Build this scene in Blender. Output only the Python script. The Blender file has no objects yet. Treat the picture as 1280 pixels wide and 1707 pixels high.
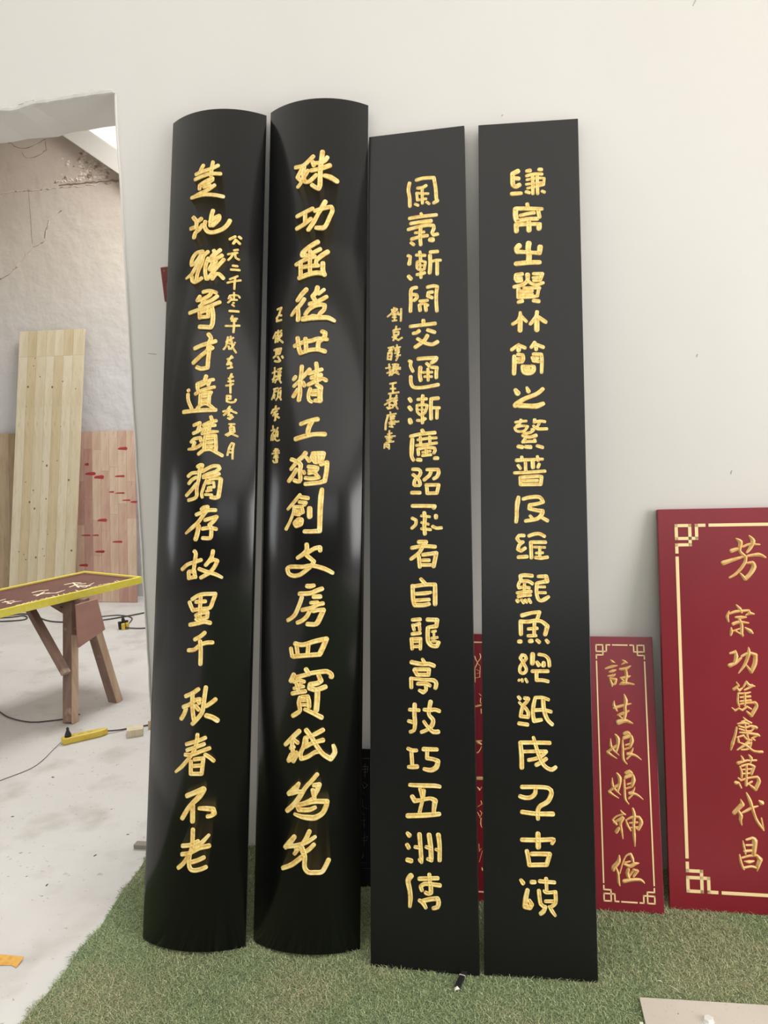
import bpy, math, random
import numpy as np
from mathutils import Vector, Matrix

C = bpy.context.scene.collection
SC = bpy.context.scene
random.seed(7)
rng = np.random.default_rng(7)
PI = math.pi

# ------------------------------------------------------------------ camera
CAM = dict(pitch=0.10760, yaw=0.14821, roll=-0.02415, y=-2.5807, lens=36.1685)
cp, sp = math.cos(CAM['pitch']), math.sin(CAM['pitch'])
f_ = Vector((0, cp, -sp)); u_ = Vector((0, sp, cp)); x_ = Vector((1, 0, 0))
cr, sr = math.cos(CAM['roll']), math.sin(CAM['roll'])
x_, u_ = cr * x_ + sr * u_, -sr * x_ + cr * u_
Z = Matrix.Rotation(CAM['yaw'], 3, 'Z')
x_, u_, f_ = Z @ x_, Z @ u_, Z @ f_
cd = bpy.data.cameras.new('camera')
cam = bpy.data.objects.new('camera', cd); C.objects.link(cam)
cam.matrix_world = Matrix(((x_.x, u_.x, -f_.x, 0), (x_.y, u_.y, -f_.y, CAM['y']), (x_.z, u_.z, -f_.z, 1.5), (0, 0, 0, 1)))
cd.sensor_fit = 'HORIZONTAL'; cd.sensor_width = 36; cd.lens = CAM['lens']
cd.clip_start = 0.05
SC.camera = cam

# ------------------------------------------------------------------ world and lights
W = bpy.data.worlds.new('world'); SC.world = W; W.use_nodes = True
bg = W.node_tree.nodes['Background']
bg.inputs[0].default_value = (0.86, 0.93, 1.0, 1); bg.inputs[1].default_value = 1.0

def area(name, loc, target, sx, sy, power, col):
    l = bpy.data.lights.new(name, 'AREA'); l.shape = 'RECTANGLE'; l.size = sx; l.size_y = sy
    l.energy = power; l.color = col
    o = bpy.data.objects.new(name, l); C.objects.link(o); o.location = loc
    if target: o.rotation_euler = (Vector(target) - Vector(loc)).to_track_quat('-Z', 'Y').to_euler()
    return o
# daylight through the rear windows of the workshop, the side window and the roof light of the back room
area('ceiling_fill', (.9, -4.1, 4.55), None, 8.0, 7.0, 212, (1.0, 0.968, 0.95))  # added panel under the closed ceiling, sized for even reflections on the boards
area('rear_window_light', (1.6, -7.8, 3.5), (1.2, 0, 1.6), 4.4, 1.4, 26, (1.0, 0.975, 0.95))
area('right_window_light', (4.85, -3.2, 1.95), (-1.0, -2.4, 1.4), 3.0, 2.5, 200, (1.0, 0.968, 0.95))
area('left_window_light', (-5.85, -2.2, 1.9), (0, -1.0, 1.0), 1.2, 2.2, 34, (0.97, 0.98, 1.0))
area('roof_light', (-2.2, 2.9, 4.5), (-2.3, 2.3, 0), 1.2, 1.0, 118, (0.985, 0.985, 1.0))

SC.view_settings.view_transform = 'Standard'
SC.view_settings.look = 'None'
SC.view_settings.exposure = 0.0
SC.view_settings.gamma = 1.0
SC.view_settings.use_curve_mapping = False

FL = -0.006                      # top of the concrete floor

# ------------------------------------------------------------------ materials
def M(name, col, rough=0.5, metal=0.0, spec=0.5, bump=None, var=None, coat=0.0):
    """bump=(scale xyz, strength, distance); var=list of (scale xyz, colour2, lo, hi, detail)"""
    m = bpy.data.materials.new(name); m.use_nodes = True
    nt = m.node_tree; b = nt.nodes['Principled BSDF']
    b.inputs['Roughness'].default_value = rough; b.inputs['Metallic'].default_value = metal
    b.inputs['Specular IOR Level'].default_value = spec
    b.inputs['Coat Weight'].default_value = coat
    b.inputs['Base Color'].default_value = (*col, 1)
    if bump or var:
        tc = nt.nodes.new('ShaderNodeTexCoord')
        def noise(scale, detail=4):
            mp = nt.nodes.new('ShaderNodeMapping'); mp.inputs['Scale'].default_value = scale
            nt.links.new(tc.outputs['Object'], mp.inputs[0])
            n = nt.nodes.new('ShaderNodeTexNoise'); n.inputs['Scale'].default_value = 1.0
            n.inputs['Detail'].default_value = detail
            nt.links.new(mp.outputs[0], n.inputs['Vector']); return n
        if bump:
            n = noise(bump[0], 6)
            bp = nt.nodes.new('ShaderNodeBump'); bp.inputs['Strength'].default_value = bump[1]
            bp.inputs['Distance'].default_value = bump[2]
            nt.links.new(n.outputs['Fac'], bp.inputs['Height']); nt.links.new(bp.outputs[0], b.inputs['Normal'])
        cur = None
        for sc, c2, lo, hi, det in (var or []):
            n = noise(sc, det)
            r = nt.nodes.new('ShaderNodeMapRange'); r.inputs['From Min'].default_value = lo; r.inputs['From Max'].default_value = hi
            nt.links.new(n.outputs['Fac'], r.inputs['Value'])
            mx = nt.nodes.new('ShaderNodeMix'); mx.data_type = 'RGBA'
            nt.links.new(r.outputs[0], mx.inputs['Factor'])
            if cur is None: mx.inputs['A'].default_value = (*col, 1)
            else: nt.links.new(cur, mx.inputs['A'])
            mx.inputs['B'].default_value = (*c2, 1)
            cur = mx.outputs['Result']
        if cur is not None: nt.links.new(cur, b.inputs['Base Color'])
    return m

def hexc(h):
    v = [int(h[i:i + 2], 16) / 255 for i in (0, 2, 4)]
    return tuple(c / 12.92 if c <= .04045 else ((c + .055) / 1.055) ** 2.4 for c in v)

PAINT = M('white_wall_paint', hexc('dcd9d5'), .62, bump=((9, 9, 9), .12, .01), var=[((.9, .9, .6), hexc('d6d3cd'), .35, .75, 3)])
JAMB = M('old_white_plaster', hexc('d4d1c6'), .8, bump=((25, 25, 25), .5, .01), var=[((5, 5, 5), hexc('b5b1a5'), .5, .75, 5)])
CONC = M('worn_concrete', hexc('cbc8c4'), .5, bump=((30, 30, 30), .15, .004),
         var=[((1.6, 1.6, 1.6), hexc('d8d6d2'), .4, .7, 5), ((5, 5, 5), hexc('bdb8b1'), .52, .72, 8), ((60, 60, 60), hexc('a89f92'), .66, .74, 4)])
DARKW = M('dark_rear_wall', hexc('5a5853'), .7)
CEIL = M('ceiling_paint', hexc('e2e0d8'), .8)
LACQ = M('black_lacquer', (.006, .006, .0063), .2, spec=.42, bump=((90, 90, 1.2), .03, .002))
LACQF = M('black_satin_lacquer', (.0065, .0067, .0064), .27, spec=.38, bump=((160, 160, 1.5), .04, .002))
RED = M('wine_red_lacquer', hexc('84202b'), .3, spec=.5, bump=((140, 140, 2), .04, .002), var=[((3, 3, 2), hexc('7a1d28'), .35, .7, 3)])
GOLD = M('gold_paint', hexc('f5da86'), .42, .1, bump=((260, 260, 260), .35, .002), var=[((70, 70, 70), hexc('dfaf60'), .45, .68, 4), ((25, 25, 25), hexc('f6e2a2'), .5, .75, 3)])
GOLD2 = M('gold_leaf', hexc('efc886'), .36, .12, bump=((260, 260, 260), .2, .002), var=[((50, 50, 50), hexc('d9a65e'), .45, .68, 4)])
GOLD3 = M('pale_gold_line', hexc('f7dca4'), .4, .0)
GOLDDK = M('dull_gold', hexc('8d8778'), .5, .2)

def curve_wood(name, a, b_, c, stretch=(26, 26, 1.4)):
    return M(name, hexc(a), .6, bump=((stretch[0] * 3, stretch[1] * 3, stretch[2] * 2), .12, .003),
             var=[(stretch, hexc(b_), .42, .62, 6), ((stretch[0] * 3, stretch[1] * 3, stretch[2]), hexc(c), .6, .8, 4)])
PINES = [curve_wood('pine_%d' % i, *c) for i, c in enumerate([
    ('d3c6a8', 'cabb9a', 'b5a27c'), ('d9cdb2', 'cfc2a2', 'baa883'), ('cfbf9f', 'c6b592', 'ae9870'),
    ('d5c7a9', 'ccbd9c', 'b8a57f'), ('ccba96', 'c2b08a', 'ab966c')])]
PINKS = [curve_wood('pinkish_wood_%d' % i, *c) for i, c in enumerate([
    ('c9a893', 'bd9a86', 'a98572'), ('d0b39c', 'c4a48d', 'ad8d77'), ('bb9385', 'b08878', '9b7365'), ('d3bba3', 'c7ad93', 'b0947c')])]
TANS = [curve_wood('tan_wood_%d' % i, *c) for i, c in enumerate([('bda688', 'b29a7a', '9a8262'), ('ae9676', 'a38a6a', '8c7454'), ('c6b294', 'baa486', 'a08a6a')])]
KNOT = M('wood_knot', hexc('7a5b3e'), .6)
MARK = M('red_paint_mark', hexc('a8323a'), .6)
OLDW = M('old_grey_brown_timber', hexc('7d6457'), .75, bump=((60, 60, 6), .4, .004), var=[((20, 20, 2), hexc('8f7466'), .4, .65, 5), ((12, 12, 12), hexc('b9a28c'), .6, .72, 6)])
OLDL = M('pale_split_timber', hexc('b5987f'), .75, bump=((60, 60, 6), .4, .004), var=[((25, 25, 2), hexc('cdb298'), .4, .65, 5)])
PLY = M('pinkish_plywood', hexc('b08577'), .7, bump=((12, 12, 50), .2, .003), var=[((4, 4, 9), hexc('a0776b'), .4, .7, 5)])
YEL = M('yellow_painted_wood', hexc('efe04a'), .45, var=[((30, 30, 30), hexc('f4ea86'), .5, .8, 3)])
OCHRE = M('brass_coloured_bevel', hexc('a98d54'), .5)
SIGNR = M('dull_maroon_paint', hexc('6e423b'), .45, var=[((6, 6, 6), hexc('623a35'), .4, .7, 4)])
BLK = M('black_rubber', (.012, .012, .012), .5)
YPL = M('yellow_plastic', hexc('dcc04a'), .45, var=[((30, 30, 30), hexc('c5a93a'), .5, .75, 3)])
CABLE = M('dark_grey_cable', hexc('4a443f'), .55)
STEEL = M('brushed_steel_plate', hexc('d2cbbe'), .45, .0, bump=((3, 60, 3), .05, .002), var=[((3, 3, 3), hexc('c8c0b2'), .4, .7, 4)])
ZINC = M('zinc_bolt', hexc('ebebe6'), .35, .15, bump=((90, 90, 90), .2, .002))
TAGR = M('dark_red_plastic', hexc('6a2c28'), .4, var=[((30, 30, 30), hexc('7d3b34'), .5, .7, 3)])
PAPER = M('orange_scrap', hexc('dca850'), .7, var=[((60, 60, 60), hexc('c8923c'), .45, .7, 4)])
CHIP = M('dark_wood_chip', hexc('5e5348'), .8)
PCHIP = M('pale_wood_splinter', hexc('e6e2d2'), .7)
GREYB = M('grey_offcut', hexc('8f897c'), .8)
GLOWP = bpy.data.materials.new('emissive_panel'); GLOWP.use_nodes = True  # plain emissive surface for the triangle above the stringer
_b = GLOWP.node_tree.nodes['Principled BSDF']; _b.inputs['Base Color'].default_value = (.2, .2, .19, 1)
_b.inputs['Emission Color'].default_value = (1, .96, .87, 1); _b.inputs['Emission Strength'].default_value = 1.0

# back wall of the far room: bare stained plaster above, whitewash lower down, real cracks are geometry
def backwall_mat():
    m = M('stained_plaster', hexc('ac9d8f'), .85, bump=((7, 7, 7), .5, .03), var=[((1.2, 1.2, 1.0), hexc('b8aa9d'), .35, .65, 5), ((7, 7, 2.2), hexc('9c8c7e'), .55, .8, 7)])
    nt = m.node_tree; b = nt.nodes['Principled BSDF']
    src = b.inputs['Base Color'].links[0].from_socket
    g = nt.nodes.new('ShaderNodeNewGeometry'); sx = nt.nodes.new('ShaderNodeSeparateXYZ')
    nt.links.new(g.outputs['Position'], sx.inputs[0])
    n = nt.nodes.new('ShaderNodeTexNoise'); n.inputs['Scale'].default_value = 1.3; n.inputs['Detail'].default_value = 5
    nt.links.new(g.outputs['Position'], n.inputs['Vector'])
    def band(prev, z0, z1, col):
        ad = nt.nodes.new('ShaderNodeMath'); ad.operation = 'MULTIPLY_ADD'; ad.inputs[1].default_value = .9
        nt.links.new(n.outputs['Fac'], ad.inputs[0]); nt.links.new(sx.outputs['Z'], ad.inputs[2])
        r = nt.nodes.new('ShaderNodeMapRange'); r.inputs['From Min'].default_value = z0 + .45; r.inputs['From Max'].default_value = z1 + .45
        nt.links.new(ad.outputs[0], r.inputs['Value'])
        mx = nt.nodes.new('ShaderNodeMix'); mx.data_type = 'RGBA'; mx.inputs['A'].default_value = (*hexc(col), 1)
        nt.links.new(r.outputs[0], mx.inputs['Factor']); nt.links.new(prev, mx.inputs['B'])
        return mx.outputs['Result']
    s = band(src, 3.0, 3.8, 'c6bdb0')
    s = band(s, 1.9, 3.0, 'd3d0cf')
    nt.links.new(s, b.inputs['Base Color'])
    return m
BWALL = backwall_mat()

def turf_mat(name, a, b_, c, d):
    m = M(name, hexc(a), .75, spec=.25)
    nt = m.node_tree; b = nt.nodes['Principled BSDF']
    g = nt.nodes.new('ShaderNodeNewGeometry')
    def nz(s, det):
        n = nt.nodes.new('ShaderNodeTexNoise'); n.inputs['Scale'].default_value = s; n.inputs['Detail'].default_value = det
        nt.links.new(g.outputs['Position'], n.inputs['Vector']); return n
    cur = None
    for s, det, lo, hi, col in ((2.3, 3, .44, .58, b_), (260, 1, .45, .6, c), (330, 1, .6, .68, d)):
        n = nz(s, det); r = nt.nodes.new('ShaderNodeMapRange'); r.inputs['From Min'].default_value = lo; r.inputs['From Max'].default_value = hi
        nt.links.new(n.outputs['Fac'], r.inputs['Value'])
        mx = nt.nodes.new('ShaderNodeMix'); mx.data_type = 'RGBA'
        mx.inputs['A'].default_value = (*hexc(a), 1)
        if cur is not None: nt.links.new(cur, mx.inputs['A'])
        mx.inputs['B'].default_value = (*hexc(col), 1); nt.links.new(r.outputs[0], mx.inputs['Factor']); cur = mx.outputs['Result']
    nt.links.new(cur, b.inputs['Base Color'])
    return m
TURF = turf_mat('green_turf_blades', '9fae7f', 'bbb48f', '8b9769', 'e6e4c6')
TBASE = turf_mat('turf_backing', '6c8062', '7c8866', '5f7254', '8a9870')

# ------------------------------------------------------------------ mesh helpers (world coordinates in)
def tag(o, label=None, cat=None, group=None, kind=None):
    if label: o['label'] = label
    if cat: o['category'] = cat
    if group: o['group'] = group
    if kind: o['kind'] = kind
    return o

def empty(name, loc, label, cat, group=None):
    o = bpy.data.objects.new(name, None); C.objects.link(o); o.location = loc
    o.empty_display_size = .05
    return tag(o, label, cat, group)

def wloc(o):
    p = Vector((0, 0, 0))
    while o is not None: p += o.location; o = o.parent
    return p

def obj(name, V, F, mat, parent=None, smooth=False, bevel=0, origin=None):
    me = bpy.data.meshes.new(name)
    V = [Vector(v) for v in V]
    base = wloc(parent) if parent else Vector((0, 0, 0))
    if origin is None:
        n = len(V); origin = Vector((sum(v.x for v in V) / n, sum(v.y for v in V) / n, min(v.z for v in V)))
    origin = Vector(origin)
    me.from_pydata([tuple(v - origin) for v in V], [], F)
    me.materials.append(mat)
    if smooth: me.polygons.foreach_set('use_smooth', [True] * len(me.polygons))
    o = bpy.data.objects.new(name, me); C.objects.link(o)
    if parent: o.parent = parent
    o.location = origin - base
    if bevel:
        b = o.modifiers.new('bevel', 'BEVEL'); b.width = bevel; b.segments = 2; b.limit_method = 'ANGLE'
    return o

class MB:
    def __init__(s): s.V = []; s.F = []
    def add(s, V, F):
        k = len(s.V); s.V += [tuple(v) for v in V]; s.F += [tuple(i + k for i in f) for f in F]; return s
    def hexa(s, p):            # 8 points: bottom 0-3, top 4-7
        return s.add(p, [(0, 3, 2, 1), (4, 5, 6, 7), (0, 1, 5, 4), (1, 2, 6, 5), (2, 3, 7, 6), (3, 0, 4, 7)])
    def box(s, a, b):
        x0, y0, z0 = a; x1, y1, z1 = b
        return s.hexa([(x0, y0, z0), (x1, y0, z0), (x1, y1, z0), (x0, y1, z0), (x0, y0, z1), (x1, y0, z1), (x1, y1, z1), (x0, y1, z1)])
    def fbox(s, fr, a0, a1, b0, b1, h0, h1):   # box in a plane frame
        o, e, u, n = fr
        q = lambda a, b, h: o + e * a + u * b + n * h
        return s.hexa([q(a0, b0, h0), q(a1, b0, h0), q(a1, b1, h0), q(a0, b1, h0), q(a0, b0, h1), q(a1, b0, h1), q(a1, b1, h1), q(a0, b1, h1)])
    def prism(s, poly, d):     # closed polygon swept by vector d
        n = len(poly); d = Vector(d); P = [Vector(p) for p in poly]
        return s.add(P + [p + d for p in P], [tuple(range(n))[::-1], tuple(range(n, 2 * n))] + [(i, (i + 1) % n, n + (i + 1) % n, n + i) for i in range(n)])
    def tube(s, pts, r, k=8, close=True):
        P = [Vector(p) for p in pts]; n = len(P); k0 = len(s.V); R = r if isinstance(r, (list, tuple)) else [r] * n
        prev = None
        for i, p in enumerate(P):
            t = (P[min(i + 1, n - 1)] - P[max(i - 1, 0)]).normalized()
            if prev is None: a = t.orthogonal().normalized()
            else: a = (prev - t * prev.dot(t)).normalized()
            prev = a; b = t.cross(a)
            for j in range(k):
                w = 2 * PI * j / k; s.V.append(tuple(p + (a * math.cos(w) + b * math.sin(w)) * R[i]))
        for i in range(n - 1):
            for j in range(k):
                A = k0 + i * k + j; B = k0 + i * k + (j + 1) % k; s.F.append((A, B, B + k, A + k))
        s.F.append(tuple(k0 + j for j in range(k))[::-1]); s.F.append(tuple(k0 + (n - 1) * k + j for j in range(k)))
        return s
    def beam(s, a, b, w, d, up=(0, 0, 1), side=None):   # rectangular bar from a to b
        a = Vector(a); b = Vector(b); t = (b - a).normalized()
        sd = Vector(side) if side else t.cross(Vector(up)); sd = (sd - t * sd.dot(t)).normalized(); q = t.cross(sd).normalized()
        c = [(-w / 2, -d / 2), (w / 2, -d / 2), (w / 2, d / 2), (-w / 2, d / 2)]
        return s.hexa([a + sd * x + q * y for x, y in c] + [b + sd * x + q * y for x, y in c])
    def build(s, name, mat, parent=None, **k): return obj(name, s.V, s.F, mat, parent, **k)

def spline(P, step=.02):
    P = [Vector(p) for p in P]; out = []
    for i in range(len(P) - 1):
        a, b, c, d = P[max(i - 1, 0)], P[i], P[i + 1], P[min(i + 2, len(P) - 1)]
        n = max(2, int((c - b).length / step))
        for k in range(n):
            t = k / n
            out.append(.5 * ((2 * b) + (c - a) * t + (2 * a - 5 * b + 4 * c - d) * t * t + (3 * b - a - 3 * c + d) * t ** 3))
    out.append(P[-1]); return out

# ------------------------------------------------------------------ the setting
def struct(name, mb, mat, **k):
    o = mb.build(name, mat, **k); o['kind'] = 'structure'; return o

OX = -1.268                       # right jamb of the doorway in the workshop wall
def jag(z0, z1, n, x0, amp, seed):
    r = random.Random(seed); return [(x0 + r.uniform(-amp, amp), z0 + (z1 - z0) * i / n) for i in range(n + 1)]
# workshop wall, right of the opening (slightly ragged plaster edge) and the lintel band above it
edge = jag(FL, 2.64, 40, OX, .0014, 3)
r_ = random.Random(5)
low = [(OX - i * .06, 2.646 - .058 * i * .06 + r_.uniform(-.005, .005)) for i in range(80)]
poly = [(-6.0, 0, 4.6), (5.0, 0, 4.6), (5.0, 0, FL)] + [(x, 0, z) for x, z in edge] + [(x, 0, z) for x, z in low]
struct('wall_back', MB().prism([Vector(p) for p in poly][::-1], (0, .25, 0)), PAINT)
# crumbled plaster lip along the lintel edge
mb = MB(); r_ = random.Random(9)
pts = [(x - .004, -.003 + r_.uniform(-.003, .002), z + .004) for x, z in low]
mb.tube(spline(pts, .02), [.006 + .004 * math.sin(i * .9) ** 2 for i in range(len(spline(pts, .02)))], 6)
for k in range(16):
    x = r_.uniform(-1.78, OX - .08); z = 2.646 + .058 * (x - OX) + r_.uniform(.0, .014); L = r_.uniform(.02, .07)
    mb.hexa([(x, -.007, z), (x + L, -.009, z + .004), (x + L, .01, z + .004), (x, .01, z), (x + .006, -.004, z + .012), (x + L - .01, -.004, z + .016), (x + L - .01, .01, z + .016), (x + .006, .01, z + .012)])
struct('trim_1', mb, PAINT)
# plaster corner bead that catches the light along the jamb
mb = MB(); pts = [(x + .002, -.002, z) for x, z in edge]; mb.tube(pts, [.0036 + .001 * random.random() for _ in pts], 6)
struct('trim_2', mb, PAINT)
struct('floor', MB().box((-7, -8, -.15), (5.0, 4.5, FL)), CONC)
struct('ceiling', MB().box((-7, -8.2, 4.6), (5.2, 4.6, 4.7)), CEIL)
# rear and side walls of the workshop, with window openings
def wall_with_window(name, axis, pos, lo, hi, wins, mat, t=.15):
    mb = MB(); xs = sorted(wins); cur = lo
    def seg(a, b, z0, z1):
        if axis == 'y': mb.box((a, pos, z0), (b, pos + t, z1))
        else: mb.box((pos, a, z0), (pos + t, b, z1))
    for a, b, z0, z1 in xs:
        seg(cur, a, FL, 4.6); seg(a, b, FL, z0); seg(a, b, z1, 4.6); cur = b
    seg(cur, hi, FL, 4.6); struct(name, mb, mat)
wall_with_window('wall_rear', 'y', -8.15, -7, 5.2, [(-.6, 3.8, 2.8, 4.2), (-3.3, -1.1, 2.8, 4.2)], DARKW)
wall_with_window('wall_right', 'x', 5.0, -8, 4.5, [(-4.7, -1.7, .7, 3.2)], PAINT)
wall_with_window('wall_left', 'x', -6.15, -8, .25, [(-2.8, -1.6, 1.1, 2.7)], PAINT)
for n_, (a, b) in enumerate([((-.6, -8.1, 2.8), (3.8, -8.1, 4.2)), ((-3.3, -8.1, 2.8), (-1.1, -8.1, 4.2)), ((5.08, -4.7, .7), (5.08, -1.7, 3.2)), ((-6.08, -2.8, 1.1), (-6.08, -1.6, 2.7))]):
    mb = MB(); a = Vector(a); b = Vector(b); dx = Vector((b.x - a.x, b.y - a.y, 0)); L = dx.length; dx.normalize(); H = b.z - a.z; up = Vector((0, 0, 1))
    for s_ in (0, .33, .66, 1): mb.beam(a + dx * (L * s_), a + dx * (L * s_) + up * H, .05, .06, side=dx)
    for s_ in (0, .5, 1): mb.beam(a + up * (H * s_), a + dx * L + up * (H * s_), .05, .06, side=up)
    struct('window_%d' % (n_ + 2), mb, CEIL)

# ---- far room seen through the opening
YB = 4.1
struct('wall_far', MB().box((-7, YB, FL), (-.9, YB + .2, 4.6)), BWALL)
struct('wall_far_right', MB().box((-1.1, .25, FL), (-.9, YB, 4.6)), PAINT)
struct('wall_far_left', MB().box((-7, .25, FL), (-6.9, YB, 4.6)), PAINT)
# sloping white stair stringer crossing the far wall, and an emissive panel filling the bright triangle over it
d = Vector((.570, 0, -.408)).normalized()
A = Vector((-3.886, YB - .12, 4.215)) - d * .6; B = A + d * 3.2
up = Vector((0, 0, .205))
mb = MB(); mb.hexa([A, B, B + Vector((0, .12, 0)), A + Vector((0, .12, 0)), A + up, B + up, B + up + Vector((0, .12, 0)), A + up + Vector((0, .12, 0))])
struct('trim_3', mb, M('greyed_white_paint', hexc('bdb9af'), .7), bevel=.006)
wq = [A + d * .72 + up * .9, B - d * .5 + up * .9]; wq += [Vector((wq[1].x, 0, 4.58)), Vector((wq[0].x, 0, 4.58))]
struct('window_1', MB().prism([Vector((p.x, YB - .035, p.z)) for p in wq], (0, .03, 0)), GLOWP)
mb = MB(); mb.beam((wq[0].x, YB - .05, wq[0].z), (wq[0].x, YB - .05, 4.58), .04, .04); mb.beam((wq[1].x, YB - .05, wq[1].z), (wq[1].x, YB - .05, 4.58), .04, .04)
struct('trim_4', mb, CEIL)
# ledge under the patch of bare plaster, cracks and scars as real relief
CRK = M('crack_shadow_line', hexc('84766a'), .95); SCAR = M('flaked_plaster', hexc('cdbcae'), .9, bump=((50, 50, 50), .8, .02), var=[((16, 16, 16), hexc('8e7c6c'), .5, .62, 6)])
def wallpt(x, z, off=0): return Vector((x, YB - off, z))
mb = MB(); r_ = random.Random(12)
L0 = [wallpt(-4.6 + .04 * i, 3.70 + .02 * (i / 36) + r_.uniform(-.008, .008), .0) for i in range(36)]
mb0 = MB(); mb0.tube(L0, [r_.uniform(.003, .009) for _ in L0], 5)
L1 = [wallpt(-3.86 + .03 * i, 3.735 + r_.uniform(-.005, .006), .002) for i in range(22)]
mb.tube(L1, [r_.uniform(.004, .009) for _ in L1], 5)
L2 = spline([wallpt(-3.86, 3.50), wallpt(-3.98, 3.44), wallpt(-4.02, 3.33), wallpt(-4.06, 3.24), wallpt(-4.17, 3.20), wallpt(-4.30, 3.08), wallpt(-4.42, 2.98), wallpt(-4.6, 2.9)], .04)
L2 = [p + Vector((r_.uniform(-.01, .01), 0, r_.uniform(-.01, .01))) for p in L2]; mb.tube(L2, [r_.uniform(.001, .006) for _ in L2], 5); mb0.tube([p + Vector((.012, .0, .008)) for p in L2], [r_.uniform(.003, .012) for _ in L2], 5)
for q_ in ([(-4.32, 4.13), (-4.2, 4.07), (-4.09, 4.09), (-3.95, 4.14)], [(-4.2, 4.04), (-4.16, 3.99), (-4.05, 4.0), (-3.95, 4.04)], [(-3.96, 4.13), (-3.965, 4.03)]):
    L3 = [p + Vector((r_.uniform(-.008, .008), 0, r_.uniform(-.008, .008))) for p in spline([wallpt(a_, b_) for a_, b_ in q_], .03)]; mb.tube(L3, [r_.uniform(.001, .004) for _ in L3], 5)
L4 = [wallpt(-4.16, 3.72 - i * .06) for i in range(9)]; mb.tube(L4, .002, 5)
o = struct('trim_5', mb, CRK)
mb = MB(); r_ = random.Random(4)
for k in range(120):
    x = r_.gauss(-3.52, .12); z = 3.80 + abs(r_.gauss(0, .10)); s_ = r_.uniform(.008, .03)
    if z > 3.735 + .72 * (-3.316 + .1 - x) + .05: continue
    mb.add([(x - s_, YB, z - s_ * .6), (x + s_, YB, z - s_ * .5), (x + s_ * .7, YB, z + s_ * .6), (x - s_ * .6, YB, z + s_ * .5), (x, YB - s_ * .45, z)], [(0, 1, 4), (1, 2, 4), (2, 3, 4), (3, 0, 4)])
for k in range(70):
    x = r_.uniform(-3.9, -3.4); z = 3.76 + abs(r_.gauss(0, .018)); s_ = r_.uniform(.006, .02)
    mb.add([(x - s_, YB, z - s_ * .6), (x + s_, YB, z - s_ * .5), (x + s_ * .7, YB, z + s_ * .6), (x - s_ * .6, YB, z + s_ * .5), (x, YB - s_ * .5, z)], [(0, 1, 4), (1, 2, 4), (2, 3, 4), (3, 0, 4)])
mb.add(mb0.V, mb0.F); struct('trim_6', mb, SCAR)

# hairline scuffs and chips on the painted wall
mb = MB(); r_ = random.Random(21)
for (x, z, dx_, dz_) in [(.62, 2.80, -.03, -.06), (.55, 2.86, -.01, .05), (.02, 2.47, .004, .004), (-.74, 2.42, .0, -.05), (-.70, 2.42, .0, -.06), (.73, 1.33, .003, .012), (-1.2, 1.78, .03, -.004), (.62, 1.70, .002, .01)]:
    mb.beam((x, -.0004, z), (x + dx_, -.0004, z + dz_), .0022, .0012, side=(0, 1, 0))
struct('trim_7', mb, M('scuff_mark', hexc('a8a294'), .8))

# ------------------------------------------------------------------ lettering
FRAMES = [
    ((-0.90381, -0.55486, 0.0), (0.99998, -0.00576, -0.00225), (0.00337, 0.20397, 0.97897), (-0.00518, -0.97896, 0.20398), 2.5744, 0.3204),
    ((-0.56782, -0.5283, 0.0), (0.99993, 0.01077, -0.00519), (0.00301, 0.19349, 0.9811), (0.01157, -0.98104, 0.19345), 2.5744, 0.3204),
    ((-0.21392, -0.59907, 0.0), (0.99896, -0.03921, 0.02343), (-0.01391, 0.2275, 0.97368), (-0.04351, -0.97299, 0.22672), 2.4999, 0.3047),
    ((0.10349, -0.59311, 0.0), (0.99967, 0.02539, -0.00423), (-0.0016, 0.22538, 0.97427), (0.02569, -0.97394, 0.22534), 2.4999, 0.3047),
    ((0.3904, -0.2672, 0.0), (0.99989, -0.01297, 0.00668), (-0.00274, 0.28285, 0.95916), (-0.01433, -0.95908, 0.28279), 0.8388, 0.2055),
    ((0.79095, -0.23848, 0.0), (0.99977, -0.01635, 0.01389), (-0.01096, 0.1677, 0.98578), (-0.01844, -0.9857, 0.16749), 1.2434, 0.5500),
    ((-2.10027, 1.68311, 0.66), (-0.35006, -0.93673, 0.0), (-0.93673, 0.35006, 0.0), (0.0, 0.0, 1.0), 0.4937, 1.9000),
    ((-0.079, -0.262, 0.0), (1.0, 0.0, 0.0), (0.0, 0.28308, 0.9591), (0.0, -0.9591, 0.28308), 0.8390, 0.2050),
    ((-0.478, -0.225, 0.0), (1.0, 0.0, 0.0), (0.0, 0.40776, 0.91309), (0.0, -0.91309, 0.40776), 0.4350, 0.1900),
]
SAG = 0.0564
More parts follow.
